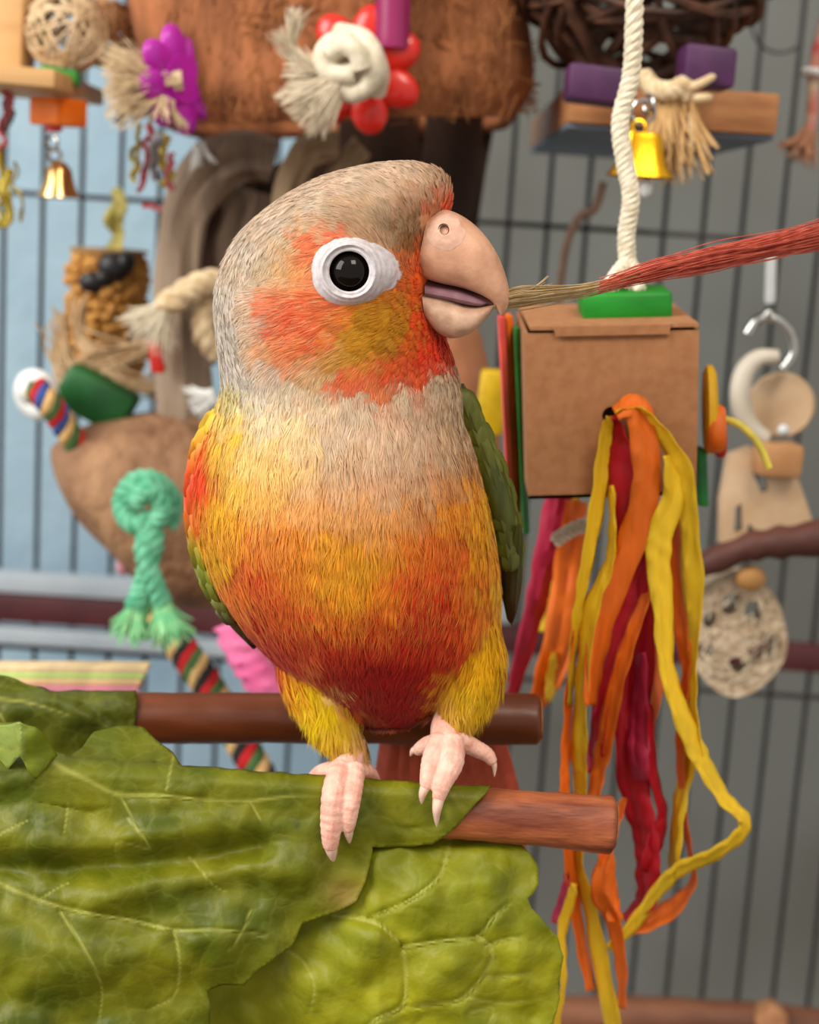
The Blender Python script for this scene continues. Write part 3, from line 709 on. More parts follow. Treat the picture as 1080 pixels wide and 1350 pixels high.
def vein_dist(X, Y, poly):
    best = np.full(X.shape, 1e9); tt_ = np.zeros(X.shape); m_ = len(poly)-1
    for i, ((x1, y1), (x2, y2)) in enumerate(zip(poly[:-1], poly[1:])):
        dx, dy = x2-x1, y2-y1; t = np.clip(((X-x1)*dx+(Y-y1)*dy)/(dx*dx+dy*dy+1e-9), 0, 1); d_ = np.hypot(X-x1-t*dx, Y-y1-t*dy)
        k_ = d_ < best; best = np.where(k_, d_, best); tt_ = np.where(k_, (i+t)/m_, tt_)
    return best, tt_
def leaf(name, label, outline, depth, ridges, veins, colfn, step=3.4, clamp=None, edge_wave=0.0008, seed=1, group=None):
    # densify outline
    ol = []
    for i in range(len(outline)):
        a, b_ = outline[i], outline[(i+1) % len(outline)]; k = max(1, int(math.hypot(b_[0]-a[0], b_[1]-a[1])/5))
        for j in range(k):
            f = j/k; ox = a[0]+(b_[0]-a[0])*f; oy = a[1]+(b_[1]-a[1])*f
            ol.append((ox+2.2*noise.noise(Vector((ox*.045, oy*.045, seed))), oy+2.2*noise.noise(Vector((ox*.045, oy*.045, seed+9)))))
    xs_ = [q[0] for q in ol]; ys_ = [q[1] for q in ol]; pts = [Vector(q) for q in ol]; n0 = len(pts)
    gx = np.arange(min(xs_), max(xs_), step); gy = np.arange(min(ys_), max(ys_), step*0.87)
    ola = np.array(ol); x1, y1 = ola[:, 0], ola[:, 1]; x2, y2 = np.roll(x1, -1), np.roll(y1, -1)
    GX, GY = np.meshgrid(gx, gy); GX = GX+((np.arange(len(gy)) % 2)*step/2)[:, None]
    fx_, fy_ = GX.ravel(), GY.ravel(); ins = np.zeros(len(fx_), bool)
    for a, b_, c_, d_ in zip(x1, y1, x2, y2):
        cond = ((b_ > fy_) != (d_ > fy_)) & (fx_ < (c_-a)*(fy_-b_)/(d_-b_+1e-12)+a); ins ^= cond
    dist = seg_dist(fx_, fy_, ol+[ol[0]]); sel = ins & (dist > step*0.55)
    pts += [Vector((a, b_)) for a, b_ in zip(fx_[sel], fy_[sel])]
    V2, _, F2, *_r = delaunay_2d_cdt(pts, [(i, (i+1) % n0) for i in range(n0)], [], 1, 1e-5)
    X = np.array([v[0] for v in V2]); Y = np.array([v[1] for v in V2])
    D = depth(X, Y)
    for poly, amp, sg in ridges: D = D-0.75*amp*np.exp(-(seg_dist(X, Y, [tuple(q[:2]) for q in sm(poly, 24)])/sg)**2)
    ed = seg_dist(X, Y, ol+[ol[0]])
    nzv = np.array([noise.noise(Vector((a*.012, b_*.012, seed))) for a, b_ in zip(X, Y)]); nz2 = np.array([noise.noise(Vector((a*.035, b_*.035, seed+4))) for a, b_ in zip(X, Y)])
    nz3 = np.array([noise.noise(Vector((a*.022, b_*.03, seed+14))) for a, b_ in zip(X, Y)])
    D = D+0.0030*nzv+0.0010*nz2+edge_wave*np.exp(-ed/14)*np.array([noise.noise(Vector((a*.03, b_*.03, seed+6))) for a, b_ in zip(X, Y)])
    vw = np.zeros(len(X))
    for poly, wv, amp in veins:
        dd, tv = vein_dist(X, Y, [tuple(q[:2]) for q in sm(poly, len(poly)*4)]); wv = wv*(1.15-0.65*tv); vw = np.maximum(vw, np.exp(-(dd/wv)**2)*np.clip((1.02-tv)*5, 0, 1)); D = D+amp*np.exp(-(dd/(wv*2.2))**2)-amp*0.75*np.exp(-(dd/(wv*0.9))**2)
    if clamp: D = np.minimum(D, clamp(X, Y))
    cols = colfn(X, Y, nzv, nz3)
    vein = np.array(lin((192, 192, 96)))
    cols = cols*(1-0.62*vw[:, None])+vein*0.62*vw[:, None]
    mb = MB(); mb.add([P(a, b_, c_) for a, b_, c_ in zip(X, Y, D)], [tuple(f) for f in F2])
    o = part(name, mb, M_leaf, None, colors=np.clip(cols, 0, 1), solid=0.00035); tag(o, label, 'leaf', group)
    return o
def mixc(a, b_, t): t = np.clip(t, 0, 1)[:, None]; return np.array(lin(a))*(1-t)+np.array(lin(b_))*t
def yc1v(x): return np.interp(x, [-100, 240, 600, 820], [1030, 1049, 1071, 1088])

# leaf that drapes over the front perch
def dep1(X, Y):
    s = (Y-yc1v(X))/37.0; r = R1+0.0008
    top = -r*np.sqrt(np.clip(1-np.clip(s, -1, 0)**2, 0, 1)); D = np.where(s < 0, top, -r)
    D = np.where(s < -1, 0.011*np.clip(-s-1, 0, 3), D)
    low = np.clip((Y-1110)/240, 0, 1.3); D = D-0.004*np.sin(low*2.2)-0.010*low*np.clip((260-X)/300, -.2, 1)
    return D
def clamp1(X, Y):
    s = (Y-yc1v(X))/37.0
    return np.where(np.abs(s) < 1.12, -(R1+0.0005)*np.sqrt(np.clip(1.25-s*s, 0, 1)), 1.0)
def col1(X, Y, a, b_):
    c = mixc((84, 96, 12), (136, 136, 24), 0.5+0.8*a+0.5*b_)
    up_ = np.clip((1080-Y)/130, 0, 1)[:, None]*np.clip((420-X)/200, 0, 1)[:, None]
    spots = np.clip(np.array([noise.noise(Vector((x*.06, y*.06, 3.3))) for x, y in zip(X, Y)])-0.42, 0, 1)*np.exp(-((X-560)**2/260**2+(Y-1090)**2/40**2))
    c = c*(1-0.25*up_)+np.array(lin((96, 116, 30)))*0.25*up_
    tipb = np.exp(-(((X-455)/26)**2+((Y-1178)/22)**2))[:, None]; c = c*(1-.8*tipb)+np.array(lin((160, 130, 66)))*.8*tipb
    return c*(1-1.6*np.clip(spots, 0, .4))[:, None]
leaf('lettuce_leaf', 'large dark green lettuce leaf draped over the perch under the parrot\'s feet',
     [(-50, 950), (0, 953), (27, 952), (40, 975), (60, 990), (93, 997), (108, 985), (124, 967), (150, 959), (171, 956), (190, 960), (210, 978), (229, 993), (241, 1011), (288, 1012), (330, 1016), (420, 1022), (500, 1028), (560, 1032), (648, 1037),
      (625, 1062), (600, 1092), (571, 1113), (530, 1116), (491, 1116), (488, 1142), (482, 1164), (470, 1188), (451, 1200), (425, 1208), (398, 1218), (384, 1249), (340, 1280), (323, 1298), (295, 1298), (272, 1304), (278, 1322), (277, 1345), (282, 1420), (-50, 1420)],
     dep1, [([(-40, 1100), (100, 1112), (200, 1105), (300, 1090)], 0.0050, 26), ([(-40, 1148), (120, 1142), (240, 1136), (340, 1116)], -0.0055, 20), ([(120, 1185), (260, 1150), (400, 1140)], 0.0045, 26),
            ([(-30, 1060), (80, 1040)], -0.003, 24), ([(400, 1214), (340, 1180), (200, 1190)], -0.002, 26), ([(60, 1260), (180, 1270), (300, 1240)], 0.004, 36), ([(0, 1320), (120, 1330)], -0.003, 30)],
     [([(50, 985), (74, 1008), (115, 1028), (156, 1047), (210, 1049), (272, 1055), (330, 1055), (389, 1049), (430, 1050)], 3.2, 0.0008),
      ([(-40, 1145), (0, 1164), (51, 1187), (109, 1203), (175, 1214), (230, 1226), (290, 1226), (350, 1232)], 2.8, 0.0008), ([(230, 1226), (237, 1269), (230, 1312), (194, 1331)], 1.8, 0.0005), ([(80, 1203), (110, 1250), (134, 1300), (130, 1350)], 1.8, 0.0005),
      ([(51, 1187), (75, 1172), (95, 1163)], 1.4, 0.0004), ([(170, 1080), (190, 1105), (196, 1118), (156, 1110), (154, 1135)], 1.6, 0.0005), ([(156, 1047), (185, 1090)], 1.5, 0.0004), ([(230, 993), (218, 1046)], 1.6, 0.0004), ([(330, 1055), (345, 1085)], 1.3, 0.0004),
      ([(250, 1130), (280, 1165), (300, 1175)], 1.4, 0.0004), ([(90, 1060), (84, 1100)], 1.4, 0.0004), ([(330, 1200), (318, 1230), (300, 1255)], 1.3, 0.0004), ([(0, 1100), (40, 1080)], 1.5, 0.0004)],
     col1, seed=2, clamp=clamp1)
# folded tip of the same pile, curled at the left edge
def depc(X, Y): return -0.0035-0.0045*np.sin(np.clip((X+10)/90, 0, 1)*3.0)+0.00001*(Y-950)
leaf('lettuce_leaf', 'small curled lettuce leaf edge, pale underside, by the perch\'s leafy end',
     [(-50, 954), (0, 956), (26, 952), (45, 958), (62, 972), (75, 995), (62, 1012), (47, 1028), (36, 1016), (27, 996), (10, 1014), (-50, 1040)], depc, [([(26, 952), (27, 996)], 0.002, 6)],
     [([(0, 985), (14, 992), (27, 985)], 2.0, 0.0004)], lambda X, Y, a, b_: mixc((150, 168, 84), (124, 140, 34), (X-24)/8+a), step=4, seed=5)
# leaf hanging under the perch, right
def dep2(X, Y):
    D = -0.0045+0*X; low = np.clip((Y-1110)/230, 0, 1.4); return D+0.006*np.clip((1120-Y)/20, 0, 1)-0.007*np.sin(low*1.9)+0.006*((X-520)/220)**2+0.010*np.clip((500-X)/140, 0, 1)
leaf('lettuce_leaf', 'bright yellow-green lettuce leaf with pale veins hanging below the perch',
     [(330, 1106), (420, 1106), (491, 1108), (560, 1105), (600, 1104), (650, 1108), (687, 1115), (700, 1126), (709, 1142), (710, 1166), (702, 1180), (696, 1183), (702, 1196), (713, 1209), (735, 1235), (743, 1262), (739, 1285), (735, 1298), (738, 1315), (733, 1338), (722, 1370), (700, 1420), (215, 1420), (215, 1250), (270, 1180)],
     dep2, [([(400, 1290), (420, 1350)], 0.005, 34), ([(560, 1180), (640, 1160)], 0.0035, 34), ([(590, 1275), (560, 1300)], 0.0035, 30), ([(690, 1260), (690, 1290)], 0.003, 22), ([(480, 1240), (460, 1290)], 0.003, 26), ([(640, 1330), (700, 1340)], -0.003, 16)],
     [([(592, 1112), (589, 1132), (578, 1158), (540, 1187), (487, 1209)], 2.6, 0.0010), ([(440, 1206), (491, 1215), (515, 1232), (531, 1249)], 2.6, 0.0010), ([(531, 1249), (536, 1285), (531, 1326), (491, 1347), (470, 1380)], 2.6, 0.0010),
      ([(531, 1249), (589, 1240), (629, 1235), (650, 1210), (669, 1191)], 2.4, 0.0010), ([(629, 1235), (647, 1249), (647, 1271), (611, 1315), (570, 1324), (531, 1329)], 2.4, 0.0010), ([(642, 1289), (670, 1287), (698, 1281)], 2.0, 0.0007), ([(640, 1250), (660, 1240), (690, 1234)], 2.0, 0.0007),
      ([(611, 1315), (660, 1322), (700, 1318)], 2.0, 0.0006), ([(374, 1250), (400, 1268), (415, 1300), (408, 1335)], 1.8, 0.0006), ([(620, 1335), (650, 1330), (640, 1360)], 1.8, 0.0005)],
     lambda X, Y, a, b_: mixc((112, 122, 16), (168, 166, 30), 0.42+0.5*a+0.4*b_+0.25*np.clip((Y-1150)/150, -1, 1)), seed=11)
# leaf wrapped round the rear perch
def dep3(X, Y):
    s = (Y-946)/36.0; r = R2+0.0008; D = np.where(np.abs(s) < 1, YP2-r*np.sqrt(np.clip(1-s*s, 0, 1)), YP2); D = np.where(s > 0, YP2-r, D)
    return D-0.004*np.clip((140-X)/140, 0, 1.2)
leaf('lettuce_leaf', 'dull green lettuce leaf with a small dark spot wrapped round the rear perch',
     [(-50, 886), (0, 890), (23, 896), (45, 904), (66, 911), (120, 911), (179, 911), (181, 930), (178, 958), (185, 990), (190, 1010), (-50, 1020)], dep3, [([(60, 912), (100, 935), (140, 960)], 0.0022, 12), ([(110, 930), (150, 955)], -0.0012, 8)],
     [([(-40, 920), (20, 924), (60, 932), (96, 944)], 2.0, 0.0006), ([(0, 940), (10, 960)], 1.2, 0.0003)],
     lambda X, Y, a, b_: mixc((84, 94, 26), (112, 116, 34), 0.4+a+0.5*b_)*(1-0.75*np.exp(-(((X-142)/6)**2+((Y-928)/5)**2)*1.2))[:, None], step=4, seed=17)  # one small spot of the green is darkened
# ------------------------------------------------------------------ toys on the right: the hanging cardboard box
M_card = mat('cardboard', (170, 118, 78), (158, 106, 68), rough=0.85, scale=300, bump=0.12, bscale=700, bdist=0.0004)
M_cotton = mat('white_cotton', (232, 222, 200), (206, 194, 168), rough=0.9, scale=300, bump=0.4, bscale=900, bdist=0.0005)
M_green_wood = mat('green_wood', (22, 140, 34), (14, 116, 26), rough=0.5, scale=120, stretch=(0.3, 1, 1))
PAPER = {k: mat('paper_'+k, v, tuple(q*0.9 for q in v), rough=0.55, scale=160, stretch=(1, 1, 0.12), bump=0.6, bscale=500, bdist=0.0010, alpha_trans=0.22) for k, v in
         {'yellow': (255, 214, 44), 'orange': (255, 126, 30), 'red': (204, 24, 42), 'magenta': (206, 48, 84), 'peach': (248, 146, 84)}.items()}
M_yel = mat('yellow_wood', (240, 184, 20), rough=0.5, scale=90); M_org = mat('orange_wood', (244, 116, 24), rough=0.5, scale=90); M_redw = mat('red_wood', (214, 52, 46), rough=0.5, scale=90)
M_grn = mat('green_stick', (40, 128, 56), (28, 104, 44), rough=0.5, scale=90); M_pinkw = mat('coral_wood', (236, 84, 76), rough=0.5, scale=90)
box_toy = thing('hanging_box_toy', 'brown cardboard box toy on a white rope with long yellow, orange and red ribbons', 'bird toy', P(805, 658, 0.08))
YF = 0.062
fl, fr_, br_, bl = P(692, 440, YF), P(922, 435, YF), P(918, 652, YF), P(697, 658, YF)
dv = Vector((0.0, 0.043, 0.0035))
ux = (fr_-fl).normalized(); uz = (fl-bl).normalized(); uy = dv.normalized()
hole_c = P(806, 548, YF); hole = [hole_c+ux*(0.0024*math.cos(a))+uz*(0.0024*math.sin(a)) for a in [2*math.pi*i/16 for i in range(16)]]
def plate(name, outer, holes, th, m, parent, **k): return part(name, MB().plate(outer, holes, th), m, parent, smooth=False, **k)
plate('front_panel', [fl, fr_, br_, bl], [hole], uy*0.0009, M_card, box_toy)
plate('side_panel', [fl+uy*.0009, fl+dv, bl+dv, bl+uy*.0009], [], ux*0.0009, M_card, box_toy)
plate('side_panel', [fr_+uy*.0009, fr_+dv, br_+dv, br_+uy*.0009], [], ux*-0.0009, M_card, box_toy)
plate('back_panel', [fl+dv, fr_+dv, br_+dv, bl+dv], [], uy*-0.0009, M_card, box_toy)
plate('bottom_panel', [bl, br_, br_+dv, bl+dv], [], uz*0.0009, M_card, box_toy)
# lid with corner notches
L0, L1 = fl-uy*.0006+uz*.0009, fr_-uy*.0006+uz*.0009
lid = plate('lid', [L0+ux*.0014, L0+ux*.007, L0+ux*.0072-uy*.0006, L1-ux*.0075-uy*.0006, L1-ux*.007, L1-ux*.0002, L1+dv-ux*.001, L0+dv+ux*.0006], [], uz*0.0009, M_card, box_toy)
plate('lid_flap', [L0+ux*.0074-uy*.0007+uz*.0008, L1-ux*.0076-uy*.0007+uz*.0008, L1-ux*.0078-uy*.0006-uz*.0016, L0+ux*.0078-uy*.0006-uz*.0016], [], uy*0.0005, M_card, lid)
# green wooden block above, white rope
gb = P(823, 398, 0.082); S_ = px(0.082)
mb = MB(); mb.box(gb, ux*57*S_, uy*0.008, uz*17*S_, 0.0012); part('wood_block', mb, M_green_wood, box_toy)
mb = MB(); rp = smP([(838, -60, 0.079), (836, 30, 0.079), (832, 100, 0.08), (818, 160, 0.08), (824, 215, 0.08), (832, 260, 0.08), (826, 310, 0.081), (828, 352, 0.082)], 40)
mb.rope([tuple(p_) for p_ in rp], 11.5*S_, 3, 14.0, steps=190); rope_ = part('rope', mb, M_cotton, box_toy)
mb = MB(); mb.rope([tuple(P(*q)) for q in [(826, 345, .081), (812, 362, .078), (802, 380, .076)]], 9*S_, 3, 2); mb.rope([tuple(P(*q)) for q in [(830, 345, .081), (838, 360, .08), (842, 384, .078)]], 9*S_, 3, 2)
mb.fray(P(827, 350, .08), (0, 0, -1), 0.007, 0.004, 40, r=0.0003, root_r=0.002); part('rope_end', mb, M_cotton, rope_)

def ribbon(path, Y, m, parent, Wpx=34, name='paper_ribbon', sgn=1, dY=None):
    n = max(16, len(path)*7); q = sm([(a, b_, c_) for a, b_, c_ in path], n); C = []; Wd = []
    for i, v in enumerate(q):
        t = i/(n-1); yy_ = Y if dY is None else Y+(dY-Y)*t
        yy_ += 0.0016*math.sin(t*9+path[0][0]); C.append(P(v[0], v[1], yy_)); Wd.append(max(3.0, v[2]))
    T_, _, _ = frames(C); mb = MB(); V = []; Fc = []; W = max(Wpx, max(Wd))*px(Y)
    for i in range(n):
        f = (CAM-C[i]).normalized(); s = T_[i].cross(f).normalized(); th = math.acos(min(1, Wd[i]*px(Y)/W))*sgn
        sv = s*math.cos(th)+f*math.sin(th); nv_ = T_[i].cross(sv)
        for j in range(5):
            uu = (j-2)/4; V.append(C[i]+sv*W*uu*(1+.06*math.sin(i*.9+path[0][1]))+nv_*(W*0.07*math.cos(uu*9+path[0][0])+W*.03*math.sin(i*1.3+uu*5)))
    for i in range(n-1):
        for j in range(4): a = i*5+j; Fc.append((a, a+1, a+6, a+5))
    mb.add(V, Fc); return part(name, mb, m, parent, solid=0.00018)
RB = [  # colour, depth, path (x, y, visible width)
 ('red', .0585, [(806, 549, 10), (812, 565, 24), (818, 610, 38), (823, 679, 38), (831, 776, 42), (816, 834, 36), (794, 912, 28), (788, 998, 18)]),
 ('yellow', .0570, [(803, 549, 8), (800, 570, 20), (792, 640, 24), (776, 730, 20), (763, 800, 16), (755, 860, 12), (751, 930, 8)]),
 ('yellow', .0560, [(806, 640, 8), (807, 700, 12), (802, 745, 17), (779, 803, 24), (768, 889, 20), (763, 985, 24), (765, 1038, 20), (763, 1135, 15), (777, 1193, 22), (796, 1290, 26), (812, 1370, 24)]),
 ('orange', .0550, [(812, 546, 12), (838, 536, 30), (850, 590, 34), (851, 650, 34), (830, 722, 38), (798, 803, 34), (784, 873, 22), (778, 930, 12)]),
 ('orange', .0545, [(856, 776, 14), (833, 834, 22), (812, 904, 24), (796, 982, 26), (786, 1030, 22), (780, 1080, 16)]),
 ('orange', .0575, [(760, 830, 8), (750, 912, 11), (745, 1000, 13), (745, 1050, 14), (751, 1135, 17), (764, 1232, 16), (779, 1306, 14)]),
 ('orange', .0480, [(824, 1052, 8), (816, 1075, 14), (800, 1123, 18), (788, 1174, 22), (808, 1213, 22), (819, 1271, 18), (821, 1330, 12)]),
 ('orange', .0500, [(800, 1085, 14), (800, 1130, 18), (806, 1180, 16), (812, 1215, 18)]),
 ('red', .0600, [(846, 700, 20), (845, 770, 32), (843, 834, 38), (838, 912, 46), (834, 999, 46), (840, 1057, 36), (851, 1104, 30), (854, 1147, 30), (850, 1189, 24), (822, 1211, 8)]),
 ('red', .0590, [(858, 930, 8), (862, 1018, 14), (874, 1073, 15), (862, 1116, 24), (852, 1150, 16)]),
 ('magenta', .0575, [(846, 860, 8), (843, 936, 22), (842, 990, 26), (846, 1030, 16)]),
 ('magenta', .0620, [(800, 880, 10), (790, 960, 20), (782, 1020, 16)]),
 ('orange', .0600, [(880, 650, 14), (889, 718, 22), (897, 815, 26), (905, 880, 14), (899, 940, 12), (897, 991, 13), (901, 1057, 8), (909, 1116, 8), (915, 1160, 10), (886, 1197, 26), (850, 1217, 26), (815, 1232, 10)]),
 ('peach', .0620, [(866, 840, 6), (870, 889, 20), (858, 959, 12), (850, 1000, 6)]),
 ('yellow', .0560, [(812, 546, 10), (840, 545, 20), (866, 565, 20), (899, 618, 28), (907, 680, 28), (914, 776, 30), (914, 860, 15), (913, 932, 16), (920, 998, 18)]),
 ('yellow', .0530, [(880, 600, 10), (889, 648, 28), (872, 700, 32), (868, 740, 32), (874, 803, 26), (878, 873, 20), (893, 928, 22), (915, 982, 26), (930, 1012, 22), (955, 1053, 18), (980, 1078, 16), (976, 1100, 16), (940, 1127, 16), (901, 1143, 18), (874, 1166, 18), (839, 1213, 16), (804, 1252, 14)]),
 ('yellow', .0570, [(916, 960, 12), (909, 999, 20), (897, 1057, 14), (889, 1131, 12), (884, 1160, 8)]),
 ('yellow', .0460, [(758, 1165, 10), (753, 1185, 16), (741, 1232, 16), (744, 1290, 10), (736, 1345, 10), (734, 1375, 8)]),
 ('magenta', .0560, [(748, 1150, 6), (744, 1180, 14), (730, 1217, 10)]),
 # tufts out of the far side of the box
 ('magenta', .115, [(738, 640, 30), (734, 670, 36), (720, 740, 34), (709, 790, 30), (683, 889, 18), (672, 930, 12)]),
 ('yellow', .118, [(752, 650, 22), (748, 690, 24), (730, 768, 20), (718, 834, 12)]),
 ('orange', .112, [(760, 660, 26), (752, 737, 40), (738, 834, 40), (716, 904, 30), (708, 935, 16)]),
 ('orange', .120, [(720, 790, 16), (745, 850, 24), (726, 910, 14)]),
 ('yellow', .110, [(732, 860, 8), (728, 897, 15), (724, 925, 8)]),
]
for k, (c_, Y_, pth) in enumerate(RB): ribbon(pth, Y_, PAPER[c_], box_toy, sgn=1 if k % 2 else -1)
mb = MB(); mb.rope([tuple(P(*q)) for q in [(775, 690, .105), (752, 700, .105), (733, 712, .104)]], 0.0022, 3, 2); part('rope_end', mb, M_cotton, box_toy)
# flat wooden sticks down the left side, discs on the right side
for (x_, w_, y0_, y1_, m, Y_) in ((664, 9, 416, 655, M_pinkw, .090), (674, 9, 414, 700, M_org, .096), (684, 9, 430, 700, M_grn, .088)):
    A_, B_ = P(x_-3, y0_, Y_), P(x_+9, y1_, Y_); c_ = (A_+B_)/2; mb = MB(); mb.box(c_, Vector((w_*.5*px(Y_), 0.001, 0)), Vector((0, 0.0055, 0)), (A_-B_)/2, 0.0006); part('craft_stick', mb, m, box_toy)
for (x_, y_, rx_, ry_, m, Y_) in ((936, 540, 9, 58, M_yel, .080), (944, 565, 13, 32, M_org, .074), (950, 578, 8, 26, M_redw, .086)):
    mb = MB(); R_ = ry_*px(Y_); h_ = rx_*px(Y_)
    mb.lathe(P(x_, y_, Y_), [(R_*.3, -h_), (R_*.85, -h_*.9), (R_, -h_*.4), (R_, h_*.4), (R_*.85, h_*.9), (R_*.3, h_)], axis=(1, -0.12, 0.1), n=26); part('wood_disc', mb, m, box_toy)
mb = MB(); A_, B_ = P(922, 590, .085), P(925, 665, .085); mb.box((A_+B_)/2, Vector((7*px(.08), 0, 0)), Vector((0, .004, 0)), (A_-B_)/2, .0006); part('craft_stick', mb, M_grn, box_toy)
M_straw = mat('yellow_cord', (226, 206, 84), rough=0.6, scale=200)
mb = MB(); mb.tube(smP([(948, 552, .074), (972, 558, .072), (993, 576, .071), (1006, 596, .071), (1014, 617, .071)], 18), 5*px(.072), 8); part('cord', mb, M_straw, box_toy)

# strand that the parrot chews
M_thread = mat('red_thread', (214, 110, 88), (190, 84, 66), rough=0.85, scale=400); M_jute = mat('jute_thread', (202, 176, 132), (176, 148, 104), rough=0.9, scale=400)
th_ = thing('chewed_rope', 'frayed coral red rope end pulled taut in the parrot\'s beak', 'rope', P(664, 402, -0.003))
mb = MB(); mj = MB(); random.seed(12)
for k in range(230):
    a_ = random.gauss(0, 1)*0.5; b_ = random.gauss(0, 1)*0.5; ph = random.random()*6
    pts = []
    for (x_, y_, w_, Y_) in ((790, 378, 7, .004), (860, 358, 11, .010), (940, 340, 13, .018), (1010, 326, 13, .025), (1080, 310, 15, .032), (1150, 292, 16, .04)):
        q = P(x_, y_, Y_); S2 = px(Y_); pts.append(q+Vector((0, b_*w_*S2, (a_+0.25*math.sin(ph+x_*.03))*w_*S2)))
    q_ = sm(pts, 20); mb.tube(q_[random.randint(0, 5):], 0.00013, 3)
for k in range(130):
    a_ = random.gauss(0, 1)*0.45; b_ = random.gauss(0, 1)*0.4; ph = random.random()*6; pts = []
    for (x_, y_, w_, Y_) in ((652, 400, 5, -.004), (680, 393, 11, -.003), (725, 388, 8, 0), (770, 382, 6, .003), (820, 370, 6, .006), (862, 356, 7, .010)):
        q = P(x_, y_, Y_); S2 = px(Y_); pts.append(q+Vector((0, b_*w_*S2, (a_+0.2*math.sin(ph+x_*.03))*w_*S2)))
    q_ = sm(pts, 18); mj.tube(q_[:18-random.randint(0, 6)], 0.00014, 3)
mj.fray(P(690, 392, -.002), (0.8, 0, 0.3), 0.008, 0.003, 10, r=0.00015)
part('dyed_fibres', mb, M_thread, th_, kind='stuff'); part('bare_fibres', mj, M_jute, th_, kind='stuff')

# ------------------------------------------------------------------ upper right: vine ball, wood shelf, bell
M_vine = mat('dark_vine', (98, 62, 42), (56, 34, 24), rough=0.6, scale=120, bump=0.5, bscale=300)
vb = thing('vine_ball', 'dark brown woven vine ball hanging above the wooden block', 'bird toy', P(850, 95, 0.21))
random.seed(5); vc = P(850, -62, 0.21); VR = 160*px(0.21)
for k in range(40):
    ax = Vector((random.gauss(0, 1), random.gauss(0, 1), random.gauss(0, 1.6))).normalized(); a_ = ax.orthogonal().normalized(); b_ = ax.cross(a_); R_ = VR*random.uniform(0.86, 1.03); off = ax*VR*random.uniform(-.4, .4); ph = random.random()*6; rc = math.sqrt(max(1e-5, R_*R_-off.length_squared))
    pts = [vc+off+(a_*math.cos(q)+b_*math.sin(q))*rc*(1+0.05*math.sin(3*q+ph))+ax*VR*.08*math.sin(2*q+ph) for q in [2*math.pi*i/30 for i in range(30)]]
    mb = MB(); mb.tube(pts, random.uniform(0.0010, 0.0022), 6, closed=True); part('vine', mb, M_vine, vb)
M_blockw = mat('shelf_wood', (186, 128, 80), (156, 100, 58), rough=0.6, scale=40, stretch=(1, 6, 6), bump=0.2); M_purple = mat('purple_wood', (84, 40, 84), (64, 28, 66), rough=0.5, scale=60); M_slate = mat('slate_grey', (112, 124, 140), (98, 110, 124), rough=0.6, scale=40)
sh = thing('wood_shelf', 'brown wooden block shelf with slate-grey underside under the vine ball', 'shelf', P(860, 190, 0.27))
F0, F1 = P(748, 165, .19), P(1024, 178, .19); zb = (F0.z+F1.z)/2; zt = P(888, 116, .19).z; xm = (F0.x+F1.x)/2; hw = (F1.x-F0.x)/2
mb = MB(); mb.box((xm, .287, (zb+zt)/2+.0004), (hw, 0, 0), (0, .097, 0), (0, 0, (zt-zb)/2), .0012); part('board', mb, M_blockw, sh)
mb = MB(); mb.box((xm, .288, zb-.0004), (hw*.995, 0, 0), (0, .095, 0), (0, 0, .0008), .0003); part('under_sheet', mb, M_slate, sh)  # thin slate-grey sheet under the board
for (x_, y_, hx, hy, Y_) in ((790, 114, 42, 22, .170), (930, 90, 32, 24, .172)):
    mb = MB(); s3 = px(Y_); mb.box(P(x_, y_, Y_), (hx*s3, 0, -hx*s3*.06), (0, .01, 0), (0, 0, hy*s3), .0015); part('wood_block', mb, M_purple, sh)
M_tan = mat('tan_leather', (214, 176, 122), (184, 142, 92), rough=0.8, scale=160, stretch=(1, 1, .3), bump=0.3); M_cream = mat('cream_fibre', (226, 204, 168), (196, 168, 128), rough=0.9, scale=300)
tt_ = thing('rope_tassel', 'tan frayed rope tassel hanging in front of the wooden block', 'rope', P(895, 210, .165)); mb = MB(); random.seed(21)
for (x1_, y1_, L_, n_) in ((880, 112, .030, 60), (905, 135, .022, 40), (872, 140, .018, 30)): mb.fray(P(x1_, y1_, .165), (0.12, 0, -1), L_, .009, n_, r=.0006, root_r=.0035, n=4)
part('fibres', mb, M_tan, tt_, kind='stuff')
mb = MB(); mb.rope([tuple(P(*q)) for q in [(848, 100, .165), (862, 116, .161), (885, 120, .160), (905, 112, .165), (896, 130, .163)]], .0032, 3, 4); part('knot', mb, M_cream, tt_)
for (a_, b_) in (((905, 118), (942, 100)), ((915, 130), (938, 128)), ((905, 165), (928, 205)), ((912, 150), (908, 214))):
    mb = MB(); mb.tube(smP([(a_[0], a_[1], .163), ((a_[0]+b_[0])/2+3, (a_[1]+b_[1])/2, .161), (b_[0], b_[1], .162)], 8), [.0016, .0015, .0015, .0014, .0014, .0013, .0012, .0008], 7); part('strand', mb, M_cream, tt_)
M_brass = mat('yellow_metal', (236, 180, 30), (206, 146, 20), rough=0.22, metal=0.85, scale=60); M_steel = mat('nickel_wire', (200, 200, 196), (170, 170, 168), rough=0.2, metal=1.0); M_white = mat('white_plastic', (236, 236, 232), (220, 222, 220), rough=0.3, scale=50)
bl_ = thing('cow_bell', 'small yellow metal bell with white clapper under the wooden block', 'bell', P(848, 262, .15)); S4 = px(.15); c_ = P(846, 205, .15)
mb = MB(); rs = []
